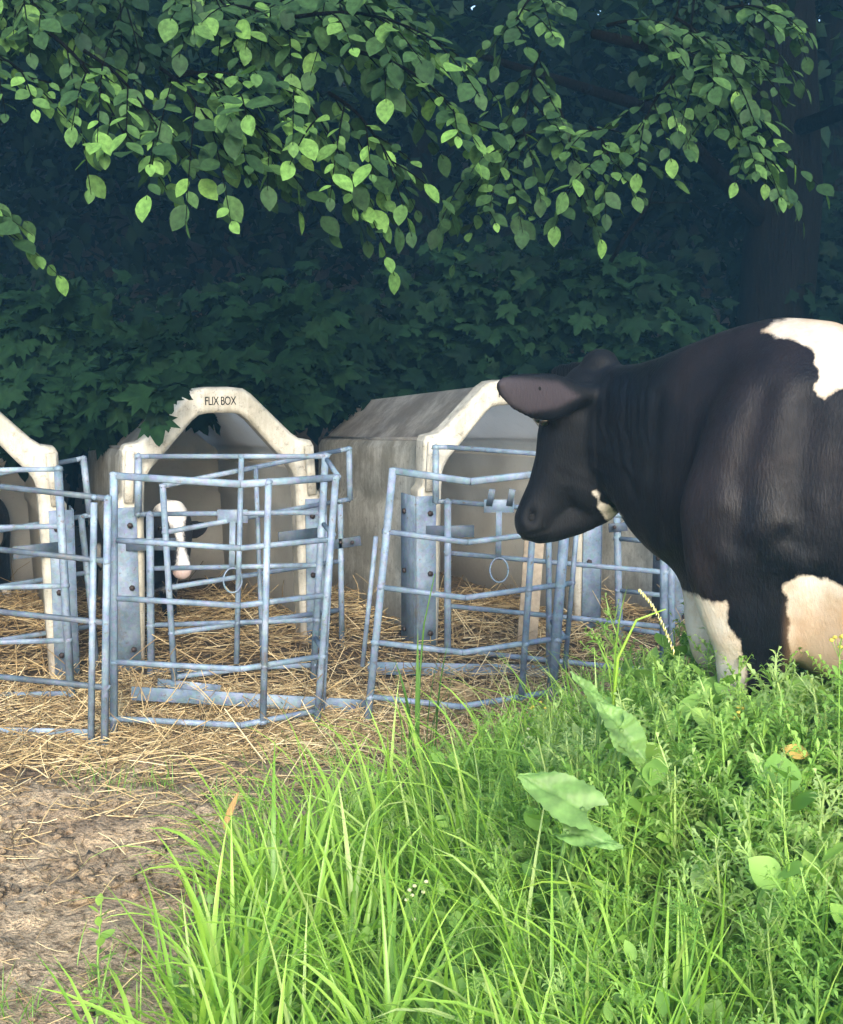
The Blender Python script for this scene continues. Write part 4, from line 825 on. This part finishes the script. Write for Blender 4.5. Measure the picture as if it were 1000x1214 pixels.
tallgrass(A, 120, 20, (.2, 1.6), (1.5, 3.0), (.30, .58), (.005, .012), (.3, .85))
tallgrass(A, 34, 16, (-.5, .2), (2.8, 3.4), (.25, .42), (.004, .009), (.3, .7))
x, y = pts_veg(9000, soft=.12); blades(A, x, y, (.10, .30), (.003, .007), (.1, .7), (.2, 1.4), 5, (.1, .7))
x, y = pts_veg(3200, 1.6, 4.1, off=.5); blades(A, x, y, (.35, .66), (.004, .012), (.0, .45), (.3, 2.2), 7, (.3, .95))
x, y = pts_veg(2200, 3.3, 4.4); blades(A, x, y, (.08, .26), (.003, .007), (.0, .5), (.1, 1.2), 6, (.15, .6))
n = 150; x = rng.uniform(-.60, .22, n); y = np.interp(x, [-.75, -.5, -.2, .15], [2.9, 3.3, 3.55, 3.8]) + rng.normal(0, .10, n)
V, Fc, ii, tt = ribbons(np.stack([x, y, gz(x, y)], 1), rng.normal(2.9, .7, n), rng.uniform(.28, .58, n), rng.uniform(.004, .008, n), rng.uniform(.1, .5, n), rng.uniform(1.0, 2.4, n), 10, rng.normal(0, .5, n)); A.add(V, Fc, rnd=rng.uniform(.5, 1, n)[ii])
# sparse tufts on the soil
for cx, cy in ((-1.1, 4.05), (-1.25, 4.15), (-.95, 4.1), (-.6, 3.95), (-.75, 2.75), (-.95, 2.62), (-.55, 4.2), (-.5, 4.55), (-.35, 4.35), (-1.0, 2.6)):
    x = rng.normal(cx, .06, 30); y = rng.normal(cy, .05, 30); blades(A, x, y, (.04, .14), (.002, .004), (.1, .9), (.2, 1.2), 4, (.05, .45))
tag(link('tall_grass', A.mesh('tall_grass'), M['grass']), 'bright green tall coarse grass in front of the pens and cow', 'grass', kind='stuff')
# leafy weeds on the right of the bank
def feather_template(k):
    r_ = np.random.default_rng(100 + k); A = Acc(); h = 1.0; nl = 26
    V, Fs = tube([(0, 0, 0), (.03, .01, .4), (.02, .03, .75), (.05, .02, 1.)], [.012, .009, .007, .003], 4, False); A.add(V, Fs, rnd=.35)
    for i in range(nl):
        t = .18 + .82 * i / nl; az = i * 2.4 + r_.normal(0, .3); L = .30 * (1.15 - .75 * t) * r_.uniform(.7, 1.2); el = .25 + .75 * t
        d = np.array([math.cos(az) * math.cos(el), math.sin(az) * math.cos(el), math.sin(el)]); s = np.array([-math.sin(az), math.cos(az), 0]); o = np.array([.03, .01, t])
        for q in np.linspace(.15, 1, 6):
            for sg in ((-1, 1) if q < 1 else (0,)):
                a = o + d * L * q * .8; ld = d * .9 + s * sg * .8 + r_.normal(0, .25, 3); ld /= np.linalg.norm(ld); ln = L * (.42 - .15 * q) * r_.uniform(.6, 1.4); w = .0065
                b = a + ld * ln; m = a + ld * ln * .5; pr = np.cross(ld, [0, 0, 1.]); pr /= np.linalg.norm(pr) + 1e-6
                A.add(np.array([a, m + pr * w, b + [0, 0, -.02], m - pr * w]), [np.array([[0, 1, 2, 3]])], rnd=.5)
        A.add(np.array([o, o + d * L * .4 + s * .004, o + d * L, o + d * L * .4 - s * .004]), [np.array([[0, 1, 2, 3]])], rnd=.5)
    return np.concatenate(A.V), [np.concatenate(f) for f in A.F.values()]
def broad_template(k):
    r_ = np.random.default_rng(200 + k); A = Acc(); V, Fs = tube([(0, 0, 0), (.03, .0, .5), (.0, .04, 1.)], [.014, .011, .005], 4, False); A.add(V, Fs, rnd=.4)
    nl = 16; O, D, U, S_ = [], [], [], []
    for i in range(nl):
        t = .1 + .9 * i / nl; az = i * 2.2 + r_.normal(0, .4); el = .1 + .8 * t; O.append((.02, .02, t)); D.append((math.cos(az) * math.cos(el), math.sin(az) * math.cos(el), math.sin(el))); U.append((r_.normal(0, .3), r_.normal(0, .3), 1)); S_.append((.22 - .10 * t) * r_.uniform(.6, 1.3))
    T = EL[0] * [.75 + .5 * (k % 2), 1, 1]; V, Fs, ii = scatter(T, EL[1], np.array(O), basis(np.array(D), np.array(U)), np.array(S_)); A.add(V, Fs, rnd=.5)
    return np.concatenate(A.V), [np.concatenate(f) for f in A.F.values()]
def plants(A, tpl, x, y, S_, rnd, tilt=.18):
    n = len(x); k = rng.integers(0, len(tpl), n)
    for j, T in enumerate(tpl):
        s = k == j; m = s.sum()
        if not m: continue
        az = rng.uniform(0, 6.28, m); Z = np.stack([rng.normal(0, tilt, m), rng.normal(0, tilt, m), np.ones(m)], 1); D = np.stack([np.cos(az), np.sin(az), 0 * az], 1)
        Xx = np.cross(D, Z); Xx /= np.linalg.norm(Xx, axis=1)[:, None]; Z /= np.linalg.norm(Z, axis=1)[:, None]; Dd = np.cross(Z, Xx)
        V, Fs, ii = scatter(T[0], T[1], np.stack([x[s], y[s], gz(x[s], y[s]) - .01], 1), np.stack([Xx, Dd, Z], 2), S_[s]); h = np.tile(T[0][:, 2], m)
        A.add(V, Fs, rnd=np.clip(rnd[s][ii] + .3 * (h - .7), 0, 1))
FT = [feather_template(k) for k in range(4)]; BT = [broad_template(k) for k in range(4)]
def height(x, y): return (.32 + .20 * smooth((x + .05) / .5) * smooth((3.9 - y) / .8) * smooth((y - 1.2) / 1.2) + .10 * smooth((x - .45) / .3)) * (.72 + .5 * fbm(x * 2.2 + 3, y * 2.2 + 8, 2))
A = Acc(); x, y = pts_veg(1100, 1.5, 4.15, off=.45, soft=.22); plants(A, FT, x, y, height(x, y) * rng.uniform(.75, 1.2, len(x)), rng.uniform(.35, .95, len(x)))
x = rng.uniform(.30, 1.25, 260); y = rng.uniform(2.2, 2.75, 260); plants(A, FT, x, y, rng.uniform(.42, .62, 260), rng.uniform(.4, .95, 260), .12)
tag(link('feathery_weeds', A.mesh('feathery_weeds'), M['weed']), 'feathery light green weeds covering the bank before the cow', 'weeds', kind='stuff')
A = Acc(); x, y = pts_veg(1500, 1.5, 4.1, off=.35, soft=.25); plants(A, BT, x, y, height(x, y) * rng.uniform(.45, 1.05, len(x)), rng.uniform(.2, .85, len(x)), .25)
x = rng.uniform(.42, 1.25, 330); y = rng.uniform(2.25, 2.72, 330) + .05 * x; plants(A, BT, x, y, rng.uniform(.42, .60, 330), rng.uniform(.3, .85, 330), .15)
x, y = pts_veg(160, 2.2, 3.2, xmax=.2, off=.1); plants(A, BT, x, y, rng.uniform(.12, .25, len(x)), rng.uniform(.2, .6, len(x)), .25)
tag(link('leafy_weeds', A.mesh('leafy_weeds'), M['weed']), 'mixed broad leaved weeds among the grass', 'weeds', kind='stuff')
# flowers on thin stalks
def flower_plant(A, Af, x, y, h):
    b = Vector((x, y, float(gz(x, y)))); t = b + Vector((rng.normal(0, .04), rng.normal(0, .04), h)); V, Fs = tube([b, b.lerp(t, .6) + Vector((.01, 0, 0)), t], [.0022, .0018, .001], 4, False); A.add(V, Fs, rnd=.6)
    for k in range(7):
        o = t + Vector(rng.normal(0, .016, 3)) + Vector((0, 0, .004)); V, Fs = ellip(o, (.005, .005, .004)); 
        V, Fs = IV * [.0055, .0055, .004] + np.array(o), [IF]; Af.add(V, Fs, rnd=fl)
        V, Fs = tube([t - Vector((0, 0, .03)), o], .0007, 3, False); A.add(V, Fs, rnd=.6)
A = Acc(); Af = Acc()
for k in range(26):
    x, y = pts_veg(1, 1.7, 4.0, off=.5)
    if len(x): fl = rng.choice([.0, .0, .5, 1.0]); flower_plant(A, Af, x[0], y[0], float(height(x[0], y[0])) * rng.uniform(.95, 1.3))
Vn = A; st = link('wildflowers', A.mesh('wildflowers'), M['weed']); tag(st, 'tiny pale and yellow wildflowers on thin stalks in the weeds', 'flowers', kind='stuff'); link('flower_heads', Af.mesh('flower_heads', True), M['flower'], st)
# burdock plants with big leaves
def big_leaf(L, Wd):
    n, m = 26, 17; V = []
    for i in range(n):
        t = i / (n - 1); w = Wd * (math.sin(math.pi * min(.98, .12 + .88 * t) ** .8) ** .75) * (1 + .05 * math.sin(i * 2.3))
        for j in range(m):
            u = j / (m - 1) * 2 - 1; V.append((w * u, L * (t - .10 * (abs(u) ** 2) * (1 - t) * 2), .10 * L * (-(t ** 2)) + .16 * w * abs(u) + .003 * math.sin(i * .5 + j * .4) + .0014 * math.cos((t * 7 - abs(u) * 1.6) * 6.28) - .004 * math.exp(-(u / .08) ** 2)))
    Q = [[i * m + j, i * m + j + 1, (i + 1) * m + j + 1, (i + 1) * m + j] for i in range(n - 1) for j in range(m - 1)]; return np.array(V), [np.array(Q)]
def burdock(label, leaves, bx, by):
    b = Vector((bx, by, float(gz(bx, by)))); root = empty('burdock_plant', b)
    for (p, d, u, L, w) in leaves:
        A = Acc(); T = big_leaf(L, w); V, Fs, ii = scatter(T[0], T[1], np.array([tuple(p - b)]), basis(np.array([tuple(d)]), np.array([tuple(u)])), np.array([1.])); A.add(V, Fs, rnd=rng.random()); lf = link('leaf', A.mesh('leaf', True), M['burdock'], root)
        A = Acc(); V, Fs = tube([Vector((0, 0, 0)), (p - b) * .6 + Vector((.0, .06, .05)), p - b + Vector(d) * .01], .004, 6); A.add(V, Fs, rnd=.5); link('leaf_stalk', A.mesh('leaf_stalk', True), M['burdock'], lf)
    tag(root, label, 'plant', 'burdock plants in the weeds')
burdock('burdock plant with one large pointed pale leaf and a dark lower leaf', [(W(697, 962, 2.05), Vector((-.85, .3, .42)), Vector((.25, -.8, .75)), .14, .048), (W(668, 985, 2.05), Vector((.8, -.2, -.1)), Vector((.1, -.5, 1)), .11, .03)], .27, 2.30)
burdock('burdock plant with two grey green leaves higher up the bank', [(W(745, 876, 2.22), Vector((-.55, .3, .75)), Vector((.6, -.8, .3)), .095, .036), (W(715, 842, 2.3), Vector((-.5, .2, .7)), Vector((.8, -.5, .3)), .10, .028), (W(735, 862, 2.22), Vector((.4, -.1, -.5)), Vector((.3, -.8, .6)), .085, .04)], .38, 2.5)
# tall single stems near the cow and pen
def tall_stem(label, pts, r, blades_, col=.7, seed=None):
    b = Vector(pts[0]); root = empty('tall_grass_stem', b); A = Acc(); V, Fs = tube([Vector(p) - b for p in pts], [r, r * .8, r * .6, r * .3][:len(pts)] if len(pts) <= 4 else list(np.linspace(r, r * .3, len(pts))), 5); A.add(V, Fs, rnd=col); link('stalk', A.mesh('stalk', True), M['grass'], root)
    for (p, az, L, w, le, be) in blades_:
        V, Fc, ii, tt = ribbons(np.array([tuple(Vector(p) - b)]), np.array([az]), np.array([L]), np.array([w]), np.array([le]), np.array([be]), 10); A = Acc(); A.add(V, Fc, rnd=col); link('blade', A.mesh('blade', True), M['grass'], root)
    if seed:
        A = Acc(); 
        for k in range(60):
            t = k / 59; p = Vector(seed[0]).lerp(Vector(seed[1]), t) + Vector((0, 0, .02 * math.sin(t * 3.1))); a = k * 2.4; V = IV * [.0013, .0013, .005] + np.array(p - b) + np.array([.0022 * math.cos(a), .0022 * math.sin(a), 0]); A.add(V, [IF], rnd=.3 if k % 3 else .9)
        link('seed_head', A.mesh('seed_head', True), M['flower'], root)
    tag(root, label, 'grass stem')
q = W(727, 840, 2.6)
tall_stem('tall grass stem arching right with a pale seed head before the cow brisket', [q, W(733, 780, 2.6), W(755, 735, 2.6), W(790, 722, 2.6)], .0045, [(W(728, 820, 2.6), .3, .25, .009, .02, .3), (q, 2.8, .20, .008, .1, .4)], .75, (W(758, 700, 2.6), W(800, 775, 2.6)))
q = W(495, 905, 3.75)
tall_stem('dark upright grass stems growing through the foot of the right front panel', [q, W(498, 800, 3.9), W(503, 740, 3.9), W(516, 680, 3.9)], .005, [(q + Vector((dx, 0, 0)), a, L, .016, .03, b) for dx, a, L, b in ((-.03, 0, .34, .1), (.03, .2, .40, .3), (-.05, 3.1, .38, .2), (.0, 1.5, .45, .1), (.06, .4, .42, .25), (-.02, 2.4, .36, .6), (.04, .1, .30, .8), (.09, 0, .36, .2), (-.01, 3, .3, .5), (.05, .1, .25, .2), (.02, 3.3, .2, 1.2), (.08, .0, .18, 1.1))], .05)
# two yellow fallen leaves in the weeds
for k, (p, d, L, lb) in enumerate(((W(960, 895, 2.3), (-1, .1, .25), .055, 'yellow leaf lying on the weeds near the right edge'), (W(265, 985, 3.0), (.35, 0, 1), .11, 'dry orange grass blade standing at the left of the tall grass'))):
    A = Acc(); T = EL[0] * ([.9, 1, 1] if k == 0 else [.25, 1, 1]); V, Fs, ii = scatter(T, EL[1], np.array([[0, 0, 0.]]), basis(np.array([d], float), np.array([[0, -.8, .6]])), np.array([L])); A.add(V, Fs, rnd=.9 - .8 * k); o = link('dry_leaf', A.mesh('dry_leaf', True), M['dry']); o.location = p; tag(o, lb, 'dry leaf')
# ------------------------------------------------ bluish volume added to imitate lens flare veiling the darks
bm = bmesh.new(); bmesh.ops.create_cube(bm, size=1); me = bpy.data.meshes.new('flare_veil'); bm.to_mesh(me); bm.free()
hz = bpy.data.objects.new('flare_veil', me); C.objects.link(hz); hz.scale = (146, 136, 29.5); hz.location = (0, 25, 13.25); tag(hz, kind='stuff')
hm = bpy.data.materials.new('flare_veil'); hm.use_nodes = True; hn = hm.node_tree.nodes; hm.node_tree.links
hn.remove(hn['Principled BSDF']); pv = hn.new('ShaderNodeVolumePrincipled'); pv.inputs['Color'].default_value = (.22, .62, 1, 1); pv.inputs['Density'].default_value = .0065; pv.inputs['Anisotropy'].default_value = .2
hm.node_tree.links.new(pv.outputs[0], hn['Material Output'].inputs['Volume']); me.materials.append(hm)
print('objects', len(bpy.data.objects), 'faces', sum(len(o.data.polygons) for o in bpy.data.objects if o.type == 'MESH'))
